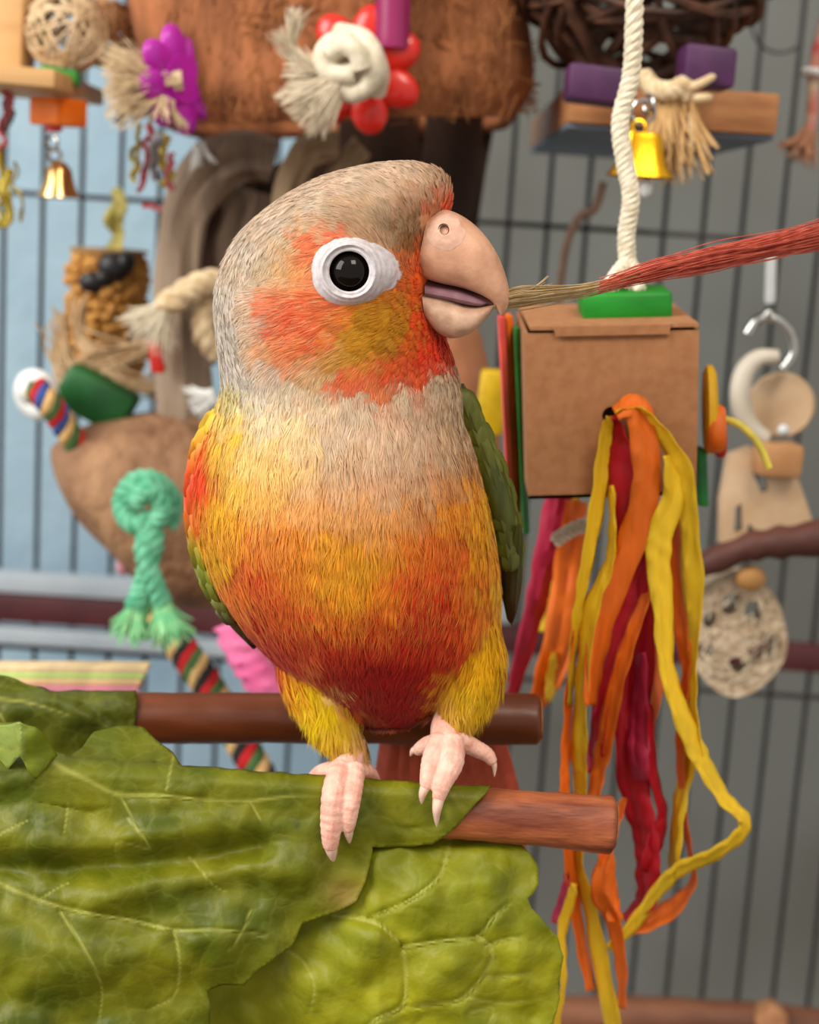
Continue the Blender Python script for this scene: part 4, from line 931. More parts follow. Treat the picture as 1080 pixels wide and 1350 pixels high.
for (h_, wx, wy) in ((29, 16, 9), (27, 22, 13), (20, 24, 15), (-10, 31, 21), (-20, 38, 26), (-26, 43, 29), (-27, 40, 27), (-20, 34, 23), (18, 20, 12)):
    ring = []
    for j in range(28):
        a_ = 2*math.pi*j/28; ring.append(c_+Vector((math.copysign(abs(math.cos(a_))**.6, math.cos(a_))*wx*S4, math.copysign(abs(math.sin(a_))**.6, math.sin(a_))*wy*S4, h_*S4)))
    rs.append(ring)
mb.rings(rs); part('bell_cup', mb, M_brass, bl_)
mb = MB(); mb.ball(P(852, 248, .15), 9*S4, 9*S4, 12*S4); part('clapper', mb, M_white, bl_)
mb = MB(); mb.torus(P(843, 168, .15), 9*S4, .0006, axis=(0.6, 1, 0)); part('link', mb, M_brass, bl_)
for (x_, y_, r_, ax_) in ((848, 148, 15, (0, 1, .2)), (856, 138, 11, (1, .4, 0))): mb = MB(); mb.torus(P(x_, y_, .15), r_*S4, .0006, axis=ax_); part('link', mb, M_steel, bl_)
# thin leather strap behind the rope
mb = MB(); mb.tube(smP([(796, 240, .24), (784, 275, .24), (765, 285, .24), (748, 320, .24), (738, 378, .24), (730, 440, .24)], 26), .0022, 8, flat=.5)
one('leather_strap', mb, mat('brown_leather', (150, 122, 104), (128, 100, 84), rough=.7), 'thin grey-brown leather strap hanging behind the white rope', 'strap')
# tan leather and yellow pieces between neck and sticks
mb = MB(); mb.tube(smP([(608, 440, .17), (622, 480, .17), (632, 530, .17), (640, 600, .17)], 16), [.0075, .0078, .0078, .0074, .007]+[.007]*11, 12, flat=.35); one('leather_piece', mb, mat('peach_leather', (168, 112, 78), (146, 92, 62), rough=.7, scale=60), 'curved brown leather piece hanging behind the parrot\'s neck', 'leather strip')
mb = MB(); A_ = P(648, 530, .15); mb.box(A_, (18*px(.15), 0, 0), (0, .006, 0), (0.0005, 0, 42*px(.15)), .0015); one('wood_block', mb, mat('mustard_wood', (206, 168, 16), rough=.5), 'mustard yellow wood block behind the craft sticks', 'block')

# ------------------------------------------------------------------ right edge: ring hook, wooden cut-outs, branch, loofah
M_clear = mat('clear_plastic', (206, 210, 210), (190, 194, 196), rough=0.12, scale=40, spec=0.6, coat=0.6)
YH = .20; S5 = px(YH)
hk = thing('hook_toy', 'white plastic ring toy on a silver hook by the cage bars', 'bird toy', P(1015, 700, YH))
mb = MB(); mb.tube(smP([(1017, 336, YH), (1016, 365, YH), (1015, 400, YH)], 10), [7*S5]+[7.5*S5]*8+[6*S5], 10); part('link_rod', mb, M_clear, hk)
mb = MB(); mb.ball(P(1013, 414, YH), 8*S5); part('link_ball', mb, M_steel, hk)
mb = MB(); mb.tube(smP([(985, 440, YH), (1000, 421, YH), (1022, 420, YH), (1042, 438, YH), (1046, 465, YH), (1032, 486, YH)], 22), 6.5*S5, 10); part('hook', mb, M_steel, hk)
mb = MB(); mb.tube(smP([(1026, 470, YH), (1000, 472, YH), (982, 490, YH), (976, 520, YH), (982, 550, YH), (996, 568, YH), (1012, 578, YH)], 24), [9*S5+5*S5*math.sin(math.pi*i/23) for i in range(24)], 12); part('plastic_ring', mb, mat('ivory_plastic', (206, 198, 184), (180, 168, 150), rough=.4, scale=40), hk)
M_pale = mat('pale_wood', (206, 178, 146), (184, 152, 118), rough=0.7, scale=60, bump=.2); M_pale2 = mat('tan_wood', (186, 140, 96), (164, 116, 74), rough=.7, scale=50)
mb = MB(); mb.lathe(P(1030, 534, YH+.01), [(2*S5, -.003), (40*S5, -.003), (44*S5, -.001), (44*S5, .001), (40*S5, .003), (2*S5, .003)], axis=(.15, 1, 0), n=28); part('wood_disc', mb, M_pale, hk)
mb = MB(); mb.ball(P(1033, 567, YH-.006), 8*S5); part('bead', mb, M_clear, hk)
mb = MB(); mb.box(P(1025, 605, YH), (30*S5, 0, 0), (0, .006, 0), (0, 0, 22*S5), .002); part('wood_block', mb, M_pale2, hk)
def pl_px(pts, Y): return [P(a, b_, Y) for a, b_ in pts]
mb = MB(); mb.plate(pl_px([(962, 600), (990, 590), (1012, 612), (1042, 612), (1056, 640), (1072, 688), (1070, 704), (1000, 704), (988, 690), (982, 712), (950, 716), (950, 660)], YH+.004), [pl_px([(992, 622), (1000, 614), (1012, 626), (1016, 648), (1004, 650)], YH+.004), pl_px([(970, 668), (978, 664), (980, 700), (968, 704)], YH+.004)], (0, .006, 0)); part('wood_cutout', mb, M_pale, hk)
lf = thing('loofah_slice', 'round pale loofah slice with holes under the brown branch', 'bird toy', P(975, 918, YH))
out = []
for i in range(44):
    a_ = 2*math.pi*i/44; out.append((972+66*math.cos(a_)*(1+.03*math.sin(5*a_)), 838+80*math.sin(a_)*(1+.025*math.sin(4*a_+1))))
def ell(cx_, cy_, a_, b_, r_=0, n_=14): return [(cx_+a_*math.cos(q)*math.cos(r_)-b_*math.sin(q)*math.sin(r_), cy_+a_*math.cos(q)*math.sin(r_)+b_*math.sin(q)*math.cos(r_)) for q in [2*math.pi*i/n_+.2 for i in range(n_)]]
mb = MB(); mb.plate(pl_px(out, YH), [pl_px(e_, YH) for e_ in (ell(964, 797, 13, 16, .3), ell(994, 808, 12, 17, -.3), ell(1005, 858, 14, 28, .9), ell(974, 878, 15, 11, .4), ell(928, 858, 15, 12, .3), ell(936, 818, 9, 12, 0))], (0, .012, 0)); part('slice', mb, mat('loofah_fibre', (206, 186, 160), (168, 144, 116), rough=.95, scale=240, bump=1.0, bscale=420, bdist=.003), lf)
mb = MB()
for i in range(45):
    a_ = random.random()*6.28; r_ = math.sqrt(random.random())*.9; a2 = a_+random.uniform(-.6, .6); r2 = min(.98, r_+random.uniform(-.25, .25)); p0_ = P(972+64*r_*math.cos(a_), 838+78*r_*math.sin(a_), YH-.0005); p2_ = P(972+64*r2*math.cos(a2), 838+78*r2*math.sin(a2), YH-.0005)
    mb.tube([p0_, (p0_+p2_)/2+Vector((random.uniform(-.002, .002), -.001, random.uniform(-.002, .002))), p2_], .0004, 4)
part('fibres', mb, mat('loofah_thread', (218, 200, 172), rough=.9), lf, kind='stuff')
mb = MB(); mb.ball(P(990, 762, YH-.006), 20*S5, 12*S5, 17*S5); part('bead', mb, mat('amber_wood', (190, 138, 78), rough=.6), lf)
mb = MB(); pts = smP([(880, 765, YH-.006), (935, 742, YH-.006), (985, 722, YH-.008), (1020, 716, YH-.01), (1060, 712, YH-.012), (1150, 700, YH-.014)], 36); mb.tube(pts, [(15+9*i/35+2*math.sin(i*.9))*S5 for i in range(36)], 14)
one('branch_perch', mb, mat('dark_branch', (104, 60, 48), (72, 38, 32), rough=.6, scale=60, stretch=(.3, 1, 1), bump=.3), 'dark reddish brown branch perch crossing the loofah toy', 'perch')
# tassel at the top right edge
ts = thing('rope_tassel', 'small pink and white beaded tassel hanging at the cage bars beyond the shelf', 'rope', P(1060, 210, .25)); S6 = px(.25); random.seed(8)
mb = MB(); mb.lathe(P(1074, 97, .25), [(3*S6, -.0012), (16*S6, -.0012), (18*S6, 0), (16*S6, .0012), (3*S6, .0012)], axis=(.1, .1, 1), n=20); part('bead', mb, M_white, ts)
mb = MB(); mb.rope([tuple(P(*q)) for q in [(1090, 20, .25), (1076, 70, .25), (1072, 110, .25), (1070, 150, .25), (1066, 176, .25)]], 7*S6, 3, 7); part('cord', mb, mat('pink_cord', (196, 90, 84), (206, 186, 160), rough=.8, scale=120), ts)
mb = MB(); mb.fray(P(1068, 172, .25), (-.35, 0, -1), .012, .006, 70, r=.0005, root_r=.003, n=4); part('fibres', mb, mat('rose_fibre', (190, 140, 110), (160, 110, 84), rough=.9), ts, kind='stuff')
mb = MB(); mb.torus(P(1030, 30, .38), 36*px(.38), .0007, axis=(0, 1, .1), a0=2.4, a1=5.6, n=24, up=(0, 0, 1)); one('wire_clip', mb, M_bar, 'thin curved wire clip hooked on the cage bars', 'clip')

# ------------------------------------------------------------------ top centre: fibre hut with flower bead and rope knot
M_coir = mat('coconut_fibre', (178, 112, 70), (118, 70, 42), rough=.9, scale=110, stretch=(1, 1, .28), detail=9, bump=1.0, bscale=260, bdist=.002, contrast=(.3, .7))
M_dark = mat('dark_shaded_bark', (74, 48, 34), (46, 30, 22), rough=.9, scale=40, stretch=(1, 1, .2), bump=.5)
hut = thing('coconut_hut', 'brown coconut fibre hut with a red flower bead and white rope knot', 'bird hut', P(440, 175, .24))
YT = .20
topc = [(176, -70), (190, 0), (205, 70), (226, 140), (240, 172)]; botc = [(672, -70), (676, 0), (688, 60), (690, 120), (668, 160)]
sh_ = loft2(topc, botc, [52, 54, 56, 56, 50], [252, 254, 256, 256, 256], 30, 64, 5.0)
sh_.f = [f for f in sh_.f if len(f) == 4]                 # open bottom
V = [Vector(v) for v in sh_.v]; V = [v+Vector((0, 1, 0))*(0.0012*nz(v, 90, 1)+.0005*nz(v, 300, 2)) for v in V]; sh_.v = [tuple(v) for v in V]
part('shell', sh_, M_coir, hut, solid=.004)
mb = MB(); random.seed(31)
for k in range(700):
    x_ = random.uniform(215, 672); y_ = random.uniform(-30, 165); q = P(x_, y_, .1985+.004*((x_-445)/230)**4); a_ = random.uniform(-.5, .5)+(1.57 if random.random() < .2 else 0); L_ = random.uniform(.003, .010); dd = Vector((math.sin(a_), -.05, math.cos(a_)))
    mb.tube([q, q+dd*L_*.5+Vector((0, -.0012, 0)), q+dd*L_], .00022, 3)
for k in range(60):
    q = P(random.uniform(678, 690), random.uniform(55, 150), random.uniform(.215, .235)); mb.tube([q, q+Vector((.003, 0, .0005)), q+Vector((random.uniform(.004, .008), 0, random.uniform(-.003, .003)))], .0003, 3)
part('loose_fibres', mb, mat('fibre_hair', (176, 118, 70), (140, 88, 50), rough=.9), hut, kind='stuff')
# dark legs below the rim, behind them a sheet coloured as the hut's shade
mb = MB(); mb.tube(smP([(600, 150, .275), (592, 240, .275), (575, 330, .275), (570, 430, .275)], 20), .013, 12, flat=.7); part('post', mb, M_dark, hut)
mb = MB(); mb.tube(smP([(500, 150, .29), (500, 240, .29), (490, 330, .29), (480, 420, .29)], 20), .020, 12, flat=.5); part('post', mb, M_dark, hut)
mb = MB(); mb.plate(pl_px([(400, 150), (655, 150), (640, 230), (625, 330), (620, 420), (400, 420)], .31), [], (0, .004, 0)); part('shade_sheet', mb, M_dark, hut)
M_redp = mat('red_plastic', (216, 40, 26), (196, 30, 20), rough=.3, scale=30, coat=.3); M_purp = mat('purple_plastic', (190, 30, 176), (164, 22, 150), rough=.3, scale=30, coat=.3); M_mag = mat('magenta_ring', (160, 44, 100), (140, 34, 86), rough=.35, scale=30)
def flower(c, R_, axis, n_, m, parent, name='flower_bead', rot=0.0, up=None):
    ax_ = Vector(axis).normalized(); a_ = Vector(up).normalized() if up else ax_.orthogonal().normalized(); a_ = (a_-ax_*a_.dot(ax_)).normalized(); b_ = ax_.cross(a_); mb = MB()
    Mx = None
    for k in range(n_):
        q = 2*math.pi*k/n_+rot; dr = a_*math.cos(q)+b_*math.sin(q); tg_ = ax_.cross(dr)
        Mx = Matrix((dr, tg_, ax_)).transposed(); mb.ball(Vector(c)+dr*R_*.60, R_*.42, R_*.31, R_*.16, M=Mx, nu=14, nv=10)
    mb.lathe(c, [(R_*.1, -R_*.18), (R_*.45, -R_*.18), (R_*.5, 0), (R_*.45, R_*.18), (R_*.1, R_*.18)], axis=ax_, n=20); return part(name, mb, m, parent)
YR = .188; S7 = px(YR)
flower(P(476, 92, YR), 80*S7, (0.1, 1, 0), 7, M_redp, hut, rot=.3)
mb = MB(); rsR = []
A_ = P(519, 66, .186); mb.tube([P(520, -70, .186), P(519, 0, .186), P(517, 64, .186)], 22*px(.186), 24); part('tube_bead', mb, M_mag, hut)
kn = MB()
kc = P(462, 78, .172)
kn.tube(smP([(496, 120, .178), (500, 95, .172), (487, 66, .166), (460, 52, .163), (434, 60, .163), (426, 80, .163), (440, 98, .162), (468, 96, .161)], 40), 13*S7, 12)
kn.tube(smP([(448, 44, .172), (478, 52, .163), (494, 78, .160), (488, 108, .162), (466, 122, .164), (448, 112, .164)], 40), 13*S7, 12)
kn.tube(smP([(436, 70, .160), (452, 60, .158), (470, 68, .157), (478, 90, .158)], 24), 12*S7, 12)
kn.ball(kc, 29*S7, 16*S7, 27*S7)
knot = part('rope_knot', kn, M_cotton, hut)
mb = MB(); mb.fray(P(452, 102, .165), (-.62, -.05, -.62), .020, .006, 330, r=.00028, root_r=.0045, n=3, wav=.5); mb.fray(P(430, 95, .166), (-.8, -.05, .15), .013, .004, 110, r=.00026, root_r=.003, n=3, wav=.6); mb.fray(P(392, 82, .167), (-.55, -.05, .8), .012, .003, 60, r=.00024, root_r=.002, n=3, wav=.7); mb.fray(P(384, 60, .167), (.15, -.05, 1), .012, .002, 60, r=.00024, root_r=.0016, n=3, wav=.7)
part('rope_fray', mb, mat('pale_fray', (222, 208, 184), (196, 180, 154), rough=.9), knot, kind='stuff')

# ------------------------------------------------------------------ driftwood trunk with ropes, left of the head
M_drift = mat('driftwood', (176, 154, 132), (112, 94, 80), rough=.85, scale=90, stretch=(1, 1, .12), detail=6, bump=.8, bscale=200, bdist=.0015, contrast=(.3, .7))
M_drift2 = mat('pale_driftwood', (176, 150, 118), (136, 112, 86), rough=.85, scale=90, stretch=(1, 1, .15), bump=.6)
dw = thing('driftwood_branch', 'grey twisted driftwood branch arching beside the parrot\'s head', 'branch', P(240, 600, .26))
def gnarl(pts, rad, m, parent, name='limb', n=26, k=40):
    c = smP(pts, k); r = [v[0] for v in sm([(q,) for q in rad], k)]; T_, N_, B_ = frames(c); rs = []
    for i in range(k): rs.append([c[i]+(N_[i]*math.cos(a_)+B_[i]*math.sin(a_))*r[i]*(1+.16*math.sin(a_*5+i*.12)+.1*math.sin(a_*9-i*.2)) for a_ in [2*math.pi*j/n for j in range(n)]])
    return part(name, MB().rings(rs), m, parent)
gnarl([(360, 210, .25), (320, 205, .248), (278, 226, .246), (247, 280, .246), (238, 350, .248), (240, 440, .25), (245, 540, .252), (250, 640, .255)], [.008, .0085, .0090, .0085, .0080, .0088, .0095, .0095], M_drift, dw)
gnarl([(250, 470, .262), (275, 380, .262), (278, 300, .262), (270, 260, .262)], [.010, .0095, .009, .007], mat('dark_driftwood', (96, 74, 58), (62, 46, 36), rough=.9, scale=90, stretch=(1, 1, .15), bump=.6), dw)
gnarl([(330, 250, .262), (318, 300, .262), (305, 350, .262), (300, 420, .262)], [.009, .0095, .009, .008], M_drift, dw)
gnarl([(335, 280, .270), (362, 255, .268), (392, 252, .266)], [.009, .009, .007], M_dark, dw)
gnarl([(446, 192, .235), (416, 194, .234), (394, 218, .234), (380, 262, .235), (372, 310, .236)], [.0048, .0055, .0052, .0048, .004], M_drift2, dw, 'loop')
gnarl([(478, 192, .24), (465, 205, .24), (440, 240, .24)], [.004, .0042, .004], M_drift2, dw, 'loop')
tr = thing('knotted_rope', 'tan knotted rope with a frayed end tied round the driftwood', 'rope', P(250, 440, .225)); S8 = px(.225); random.seed(9)
mb = MB(); mb.rope([tuple(P(*q)) for q in [(296, 375, .23), (272, 372, .226), (245, 385, .224), (215, 405, .222)]], 17*S8, 3, 1.6, steps=40); part('rope', mb, M_cream, tr)
mb = MB(); mb.rope([tuple(P(*q)) for q in [(290, 390, .236), (272, 405, .232), (268, 440, .23), (285, 465, .234)]], 15*S8, 3, 2, steps=40); part('rope', mb, M_cream, tr)
mb = MB(); mb.fray(P(222, 400, .223), (-.55, 0, -.7), .017, .009, 110, r=.0004, root_r=.0038, n=4); part('fray', mb, M_cotton, tr, kind='stuff')
mb = MB(); mb.fray(P(284, 522, .228), (-.6, 0, -.3), .010, .005, 60, r=.0005, root_r=.003, n=4); part('fray', mb, M_white, tr, kind='stuff')
mb = MB(); mb.box(P(207, 470, .235), (9*S8, 0, 0), (0, .003, 0), (-.0008, 0, 21*S8), .001); one('red_bead', mb, M_redp, 'small red bead hanging beside the driftwood', 'bead')
mb = MB(); mb.ball(P(276, 332, .275), 10*S8, 8*S8, 18*S8); one('purple_bead', mb, M_purp, 'small purple bead showing between the driftwood limbs', 'bead')
mb = MB(); mb.fray(P(262, 188, .235), (.3, 0, -1), .009, .004, 40, r=.0005, root_r=.002, n=4); o = one('rope_tuft', mb, M_white, 'white rope tuft on top of the driftwood arch', 'rope'); o['kind'] = 'stuff'

# ------------------------------------------------------------------ upper left: slat toy with bell, vine balls, flower tassel
M_pine = mat('pine_wood', (218, 176, 122), (196, 150, 96), rough=.6, scale=40, stretch=(.2, 2, 2)); M_lime = mat('green_bead', (60, 150, 48), rough=.4); M_orb = mat('orange_bead', (244, 124, 24), (230, 108, 18), rough=.4)
YL = .22; S9 = px(YL)
st = thing('slat_toy', 'pine wood slat toy with orange block and a little brass bell', 'bird toy', P(75, 262, YL))
mb = MB(); A_, B_ = P(-80, 98, .19), P(72, 112, .19); ax = (B_-A_)/2; mb.box((A_+B_)/2+Vector((0, .040, .002)), ax, Vector((0, .040, 0)), Vector((0, 0, .0030)), .0008); part('slat', mb, M_pine, st)
mb = MB(); mb.box(P(14, 45, YL+.006), (24*S9, 0, -.001), (0, .010, 0), (.0004, 0, 58*S9), .0012); part('wood_block', mb, M_pine, st)
mb = MB(); mb.box(P(50, 10, YL+.015), (14*S9, 0, 0), (0, .004, 0), (0, 0, 44*S9), .0012); part('wood_block', mb, mat('dark_green', (60, 110, 36), rough=.5), st)
mb = MB(); mb.box(P(80, 100, YL), (24*S9, 0, -.0006), (0, .004, 0), (0, 0, 9*S9), .0008); part('wood_chip', mb, M_lime, st)
mb = MB(); mb.box(P(75, 114, YL-.004), (16*S9, 0, -.0005), (0, .003, 0), (0, 0, 11*S9), .0008); part('wood_cube', mb, M_pine, st)
mb = MB(); a_ = math.radians(35); mb.box(P(77, 148, YL), Vector((math.cos(a_), -math.sin(a_), 0))*26*S9, Vector((math.sin(a_), math.cos(a_), 0))*26*S9, Vector((0, 0, 17*S9)), .001); part('bead_block', mb, M_orb, st)
mb = MB(); mb.lathe(P(71, 164, YL), [(3*S9, -10*S9), (10*S9, -9*S9), (11*S9, 0), (10*S9, 9*S9), (3*S9, 10*S9)], n=18); part('bead', mb, M_redp, st)
mb = MB(); mb.torus(P(69, 188, YL), 9*S9, .0007, axis=(.7, 1, 0)); part('link', mb, M_steel, st)
mb = MB(); mb.torus(P(72, 205, YL), 8*S9, .0007, axis=(-.7, 1, 0)); part('link', mb, M_steel, st)
mb = MB(); mb.lathe(P(77, 260, YL), [(20*S9, 4*S9), (27*S9, 0), (26*S9, 3*S9), (20*S9, 16*S9), (16*S9, 34*S9), (10*S9, 42*S9), (2*S9, 46*S9)], n=26); part('bell', mb, mat('brass_bell', (214, 170, 112), (196, 150, 92), rough=.2, metal=.9), st)
M_rattan = mat('pale_rattan', (226, 202, 166), (196, 166, 126), rough=.7, scale=120); M_rattan2 = mat('tan_rattan', (180, 132, 88), (152, 106, 66), rough=.7, scale=120)
def weave(center, R_, count, m, label, sd, thick):
    random.seed(sd); o = thing('rattan_ball', label, 'bird toy', center-Vector((0, 0, R_)))
    for k in range(count):
        ax_ = Vector((random.gauss(0, 1), random.gauss(0, 1), random.gauss(0, 1))).normalized(); a_ = ax_.orthogonal().normalized(); b_ = ax_.cross(a_); of = ax_*R_*random.uniform(-.5, .5); rc = math.sqrt(R_*R_-of.length_squared)*random.uniform(.93, 1.0)
        mb = MB(); mb.tube([center+of+(a_*math.cos(q)+b_*math.sin(q))*rc for q in [2*math.pi*i/26 for i in range(26)]], thick*random.uniform(.7, 1.3), 5, closed=True, flat=.6); part('rattan_strip', mb, m, o)
    return o
weave(P(86, 42, YL+.005), 52*S9, 38, M_rattan, 'pale woven rattan ball above the pine slat', 41, .0006)
weave(P(140, 44, YL+.035), 42*px(YL+.03), 24, M_rattan2, 'darker tan woven rattan ball beside the pale one', 43, .0009)
mb = MB(); mb.box(P(182, 34, .27), (13*px(.27), 0, 0), (0, .005, 0), (0, 0, 46*px(.27)), .0015); one('wood_block', mb, mat('plum_wood', (88, 62, 84), rough=.6), 'dull plum wood block between the rattan ball and the hut', 'block')
ft = thing('flower_tassel', 'purple flower bead with a frayed cream rope tassel beside the hut', 'bird toy', P(210, 165, .195)); SA = px(.195); random.seed(14)
flower(P(236, 106, .197), 68*SA, (1, -.75, 0.1), 8, M_purp, ft, up=(0, 0, 1), rot=.2)
mb = MB(); mb.fray(P(240, 106, .193), (-.92, -.15, -.14), .0255, .011, 480, r=.0003, root_r=.0030, n=3, wav=.6); mb.fray(P(215, 128, .19), (-.2, -.1, -.9), .009, .008, 60, r=.0004, root_r=.004, n=4); part('fray', mb, M_cream, ft, kind='stuff')
mb = MB(); mb.ball(P(153, 153, .19), 8*SA); part('bead', mb, M_clear, ft)
# crinkled paper strands
def strands(name, label, spots, Y, sd):
    o = thing(name, label, 'paper strips', P(spots[0][1], 280, Y)); random.seed(sd)
    for (c_, x0_, y0_, x1_, y1_, w_) in spots:
        n_ = 7; pth = [(x0_+(x1_-x0_)*i/(n_-1)+random.uniform(-7, 7), y0_+(y1_-y0_)*i/(n_-1)+random.uniform(-3, 3), w_*random.uniform(.4, 1)) for i in range(n_)]
        ribbon(pth, Y+random.uniform(-.004, .004), c_, o, Wpx=w_, name='paper_strip')
    return o
P_pink = mat('strip_pink', (246, 140, 150), rough=.5, alpha_trans=.2); P_rose = mat('strip_rose', (226, 104, 116), rough=.5, alpha_trans=.2); P_yel = mat('strip_yellow', (246, 224, 100), rough=.5, alpha_trans=.2); P_oliv = mat('strip_olive', (196, 182, 96), rough=.6, alpha_trans=.2); P_grey = mat('strip_grey', (170, 170, 176), rough=.5, alpha_trans=.2)
strands('crinkle_paper', 'pink and yellow crinkled paper strips below the purple flower bead', [(P_pink, 196, 165, 188, 255, 8), (P_rose, 200, 160, 180, 240, 8), (P_yel, 222, 180, 214, 245, 13), (P_pink, 226, 200, 222, 250, 10), (P_yel, 184, 190, 176, 240, 9), (P_grey, 206, 175, 200, 240, 14), (P_pink, 190, 268, 214, 274, 9), (P_oliv, 180, 165, 178, 215, 8)], .225, 51)
strands('crinkle_paper', 'pink and yellow crinkled paper strips hanging beside the little brass bell', [(P_rose, 4, 105, 8, 175, 9), (P_pink, 10, 120, 3, 200, 8), (P_yel, 3, 190, 6, 270, 10), (P_yel, 10, 220, 12, 300, 11), (P_oliv, 14, 215, 30, 295, 6), (P_grey, 14, 135, 10, 170, 10), (P_yel, -2, 250, 2, 300, 12)], .225, 52)

# ------------------------------------------------------------------ left: seed treat, coconut shell, ropes
M_seed = mat('seed_mix', (204, 150, 70), (142, 92, 34), rough=.7, scale=180, bump=1.0, bscale=260, bdist=.003); M_black = mat('black_seed', (34, 30, 34), (22, 18, 20), rough=.4, scale=80); M_corn = mat('puffed_grain', (214, 162, 84), (178, 122, 54), rough=.7, scale=160, bump=.6)
YS = .30; SB = px(YS); tc_ = P(141, 420, YS)
treat = thing('seed_treat', 'golden seed treat cylinder with black pieces hung on a yellow ribbon', 'bird treat', P(141, 505, YS))
mb = MB(); prof = [(2, -82), (40, -82), (47, -76), (48, -30), (47, 30), (48, 78), (44, 85), (2, 86)]; mb.lathe(tc_, [(r_*SB, h_*SB) for r_, h_ in prof], n=30); part('core', mb, M_seed, treat)
random.seed(61)
grain = MB().ball((0, 0, 0), .0030, .0022, .0026, nu=8, nv=5)
for k in range(150):
    a_ = random.uniform(math.pi, 2*math.pi); h_ = random.uniform(-80, 76); rr_ = 48*SB
    mb = MB(); Mr = Matrix.Rotation(random.random()*6, 3, 'Z') @ Matrix.Rotation(random.random()*6, 3, 'X'); q = tc_+Vector((math.cos(a_)*rr_, math.sin(a_)*rr_, h_*SB)); s_c = random.uniform(.7, 1.15)
    mb.add([q+Mr @ (Vector(v)*s_c) for v in grain.v], grain.f); part('grain', mb, M_corn, treat)
for (x_, y_, rx_, rz_) in ((124, 372, 20, 15), (150, 352, 22, 18), (166, 346, 12, 14), (138, 366, 14, 12)):
    mb = MB(); mb.ball(P(x_, y_, YS-48*SB), rx_*SB, .004, rz_*SB, nu=12, nv=8); part('dark_piece', mb, M_black, treat)
mb = MB(); mb.lathe(tc_+Vector((0, 0, 87*SB)), [(4*SB, -2*SB), (50*SB, -2*SB), (50*SB, 2*SB), (4*SB, 3*SB)], n=28); part('end_cap', mb, mat('kraft_cap', (168, 130, 80), rough=.7), treat)
ribbon([(150, 332, 24), (156, 310, 16), (150, 290, 26), (158, 268, 20), (152, 248, 14)], YS-.005, P_oliv, treat, Wpx=26, name='hanging_ribbon')
rp_ = thing('rope_bundle', 'loose tan rope fibres wrapped around the foot of the seed treat', 'rope', P(140, 530, .27)); random.seed(17); mb = MB()
for (pts, n_, sp) in (([(80, 450, .27), (95, 500, .265), (140, 480, .262), (200, 455, .265)], 50, .0025), ([(85, 500, .268), (130, 480, .262), (165, 505, .262), (212, 512, .266)], 50, .0025), ([(110, 400, .27), (104, 440, .266), (125, 465, .262), (180, 470, .265)], 40, .0020), ([(78, 420, .272), (84, 470, .27), (100, 520, .268)], 40, .003)):
    for k in range(n_):
        of = Vector((random.gauss(0, sp), random.gauss(0, sp*.6), random.gauss(0, sp))); mb.tube([p_+of*(.6+.5*math.sin(i*.5+k)) for i, p_ in enumerate(smP(pts, 12))], .00045, 4)
part('fibres', mb, mat('tan_fibre', (206, 176, 138), (176, 144, 106), rough=.9), rp_, kind='stuff')

M_coco = mat('coconut_shell', (166, 126, 92), (116, 80, 56), rough=.75, scale=60, detail=9, stretch=(1, 1, .6), bump=1.0, bscale=140, bdist=.004, contrast=(.3, .7))
YK = .25; SC = px(YK)
coco = thing('coconut_shell', 'brown half coconut shell with a pointed rim behind the green rope', 'coconut shell', P(225, 790, YK))
co = loft2([(68, 594), (74, 584), (110, 562), (170, 548), (240, 540), (300, 545), (350, 560)], [(70, 602), (82, 638), (112, 684), (160, 728), (215, 782), (290, 795), (345, 760)], [1.5, 10, 24, 36, 42, 42, 34], [246, 248, 250, 254, 258, 260, 262], 36, 36, 2.3)
part('shell', co, M_coco, coco)
M_mint = mat('mint_rope', (124, 200, 164), (76, 160, 122), rough=.85, scale=220, bump=.4); M_mint2 = mat('mint_fray', (160, 218, 160), (110, 190, 136), rough=.9, scale=220)
gr = thing('green_rope', 'mint green knotted rope with frayed ends hanging on the coconut shell', 'rope', P(205, 860, .195)); YG = .195; SD = px(YG); random.seed(23)
mb = MB(); mb.rope([tuple(P(*q)) for q in [(222, 690, YG+.012), (226, 660, YG+.008), (205, 636, YG), (178, 636, YG-.002), (162, 660, YG), (172, 688, YG-.003), (200, 690, YG-.004), (214, 668, YG-.004), (196, 646, YG-.006), (176, 664, YG-.006)]], 15*SD, 3, 8); part('knot', mb, M_mint, gr)
mb = MB(); mb.rope([tuple(P(*q)) for q in [(188, 680, YG-.004), (202, 705, YG-.004), (196, 740, YG-.004), (188, 775, YG-.004), (178, 800, YG-.004)]], 15*SD, 3, 3.5); mb.rope([tuple(P(*q)) for q in [(205, 685, YG-.001), (190, 720, YG-.006), (200, 760, YG-.006), (214, 795, YG-.004)]], 14*SD, 3, 3); part('strand', mb, M_mint, gr)
mb = MB(); mb.fray(P(180, 795, YG-.004), (-.12, 0, -1), .014, .006, 120, r=.0005, root_r=.003, n=4); mb.fray(P(212, 792, YG-.004), (.35, 0, -1), .016, .007, 140, r=.0005, root_r=.003, n=4); part('fray', mb, M_mint2, gr, kind='stuff')
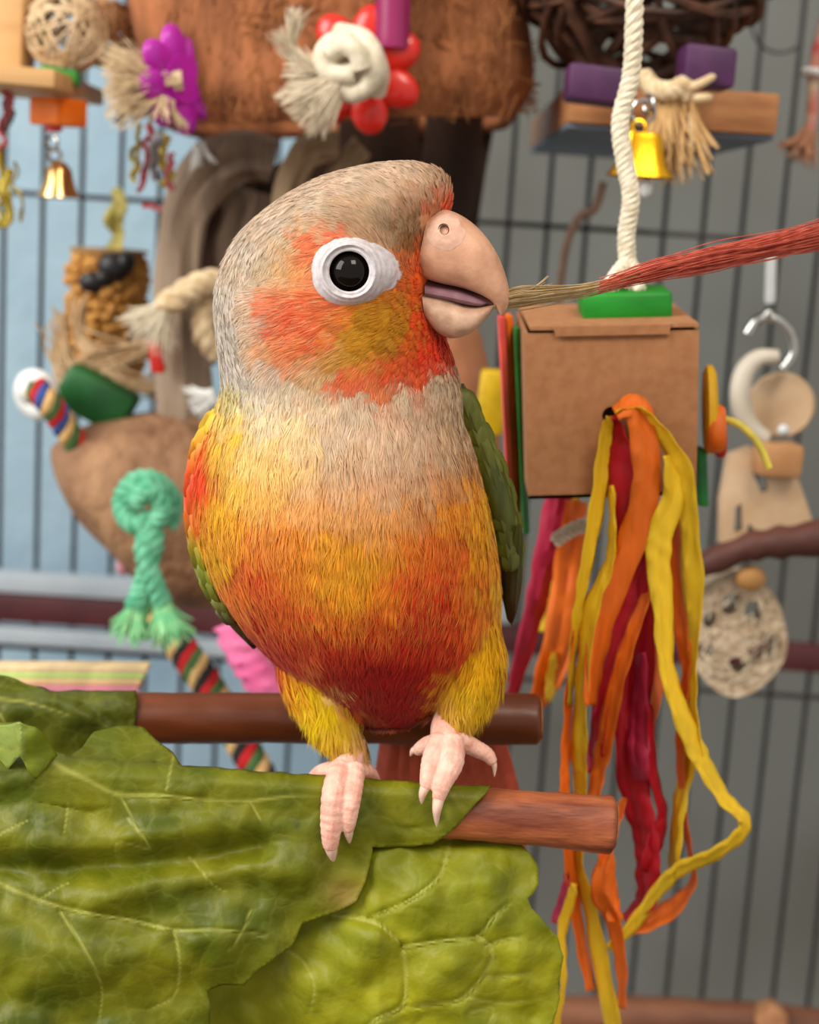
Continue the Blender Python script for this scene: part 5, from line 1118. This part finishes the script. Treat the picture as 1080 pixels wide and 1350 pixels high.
# multicolour braided rope
def mrope(pts, r, cols, parent, turns, name='strand'):
    c = smP(pts, int(turns*12)); T_, N_, B_ = frames(c); m_ = len(c)
    for k, mm in enumerate(cols):
        q = [c[i]+(N_[i]*math.cos(2*math.pi*(k/len(cols)+turns*i/(m_-1)))+B_[i]*math.sin(2*math.pi*(k/len(cols)+turns*i/(m_-1))))*r*.55 for i in range(m_)]
        mb = MB(); mb.tube(q, r*.52, 8); part(name, mb, mm, parent)
Mr_ = mat('red_cotton', (206, 34, 40), rough=.9, scale=200, bump=.3); Mk_ = mat('black_cotton', (40, 40, 40), rough=.9, scale=200); Mg_ = mat('green_cotton', (70, 110, 62), rough=.9, scale=200); Mw_ = mat('cream_cotton', (226, 184, 120), rough=.9, scale=200); Mb_ = mat('blue_cotton', (60, 88, 160), rough=.9)
bp = thing('braided_rope', 'red, green, black and cream twisted rope hanging behind the rear perch', 'rope', P(330, 1010, .2))
mrope([(205, 800, .22), (236, 850, .215), (275, 905, .21), (310, 965, .205), (350, 1035, .2), (400, 1130, .2)], .0058, [Mr_, Mk_, Mw_, Mg_], bp, 7)
rk = thing('rainbow_rope', 'rainbow twisted rope ending in a white cotton knot beside the seed treat', 'rope', P(60, 560, .235)); YW = .235
mb = MB(); mb.torus(P(48, 520, YW), 22*px(YW), 13*px(YW), axis=(.5, 1, .2), n=26, m=12); mb.ball(P(40, 514, YW), 18*px(YW)); part('knot', mb, M_white, rk)
mrope([(48, 512, YW-.008), (62, 528, YW-.01), (78, 550, YW-.006), (100, 585, YW), (125, 620, YW+.01)], .0048, [Mr_, Mg_, Mw_, Mb_], rk, 3)
mb = MB(); mb.box(P(128, 525, .255), Vector((44*px(.255), 0, -.006)), Vector((0, .008, 0)), Vector((.004, 0, 26*px(.255))), .003); one('green_block', mb, mat('forest_wood', (24, 96, 40), (14, 74, 28), rough=.5, scale=60), 'dark green wooden block on top of the coconut shell', 'block')
# pink paper tuft, pastel board
M_pink = mat('pink_paper', (250, 140, 190), (236, 106, 164), rough=.7, scale=60, alpha_trans=.2)
pk = thing('pink_paper_roll', 'crinkled pink paper tube behind the parrot\'s wing tip', 'paper', P(345, 915, .19)); mb = MB(); c = smP([(305, 820, .19), (322, 862, .188), (345, 895, .187), (372, 940, .187)], 22); rs = []; T_, N_, B_ = frames(c)
for i in range(22): rs.append([c[i]+(N_[i]*math.cos(a_)+B_[i]*math.sin(a_))*(.0062+.0006*math.sin(i*1.9+a_*2)+.0006*math.sin(a_*5+i*1.3)) for a_ in [2*math.pi*j/18 for j in range(18)]])
mb.rings(rs); part('tube', mb, M_pink, pk)
pb = thing('pastel_board', 'pastel striped edge of a board lying behind the rear perch', 'board', P(90, 905, .15))
for k, (cc_, y_) in enumerate((((236, 208, 160), 884), ((196, 226, 130), 892), ((244, 200, 150), 900), ((240, 150, 170), 909))):
    A_, B_ = P(-60, y_-6, .15), P(196-4*k, y_-4, .15); mb = MB(); mb.box((A_+B_)/2, (B_-A_)/2, Vector((0, .0035, 0)), Vector((0, 0, 4.6*px(.15))), .0004); part('stripe', mb, mat('pastel_%d' % k, cc_, rough=.6), pb)
mb = MB(); mb.ball(P(163, 746, .30), 10*px(.3), .004, 13*px(.3)); one('pink_bead', mb, mat('rose_bead', (226, 150, 160), rough=.5), 'small pink bead below the coconut shell', 'bead')
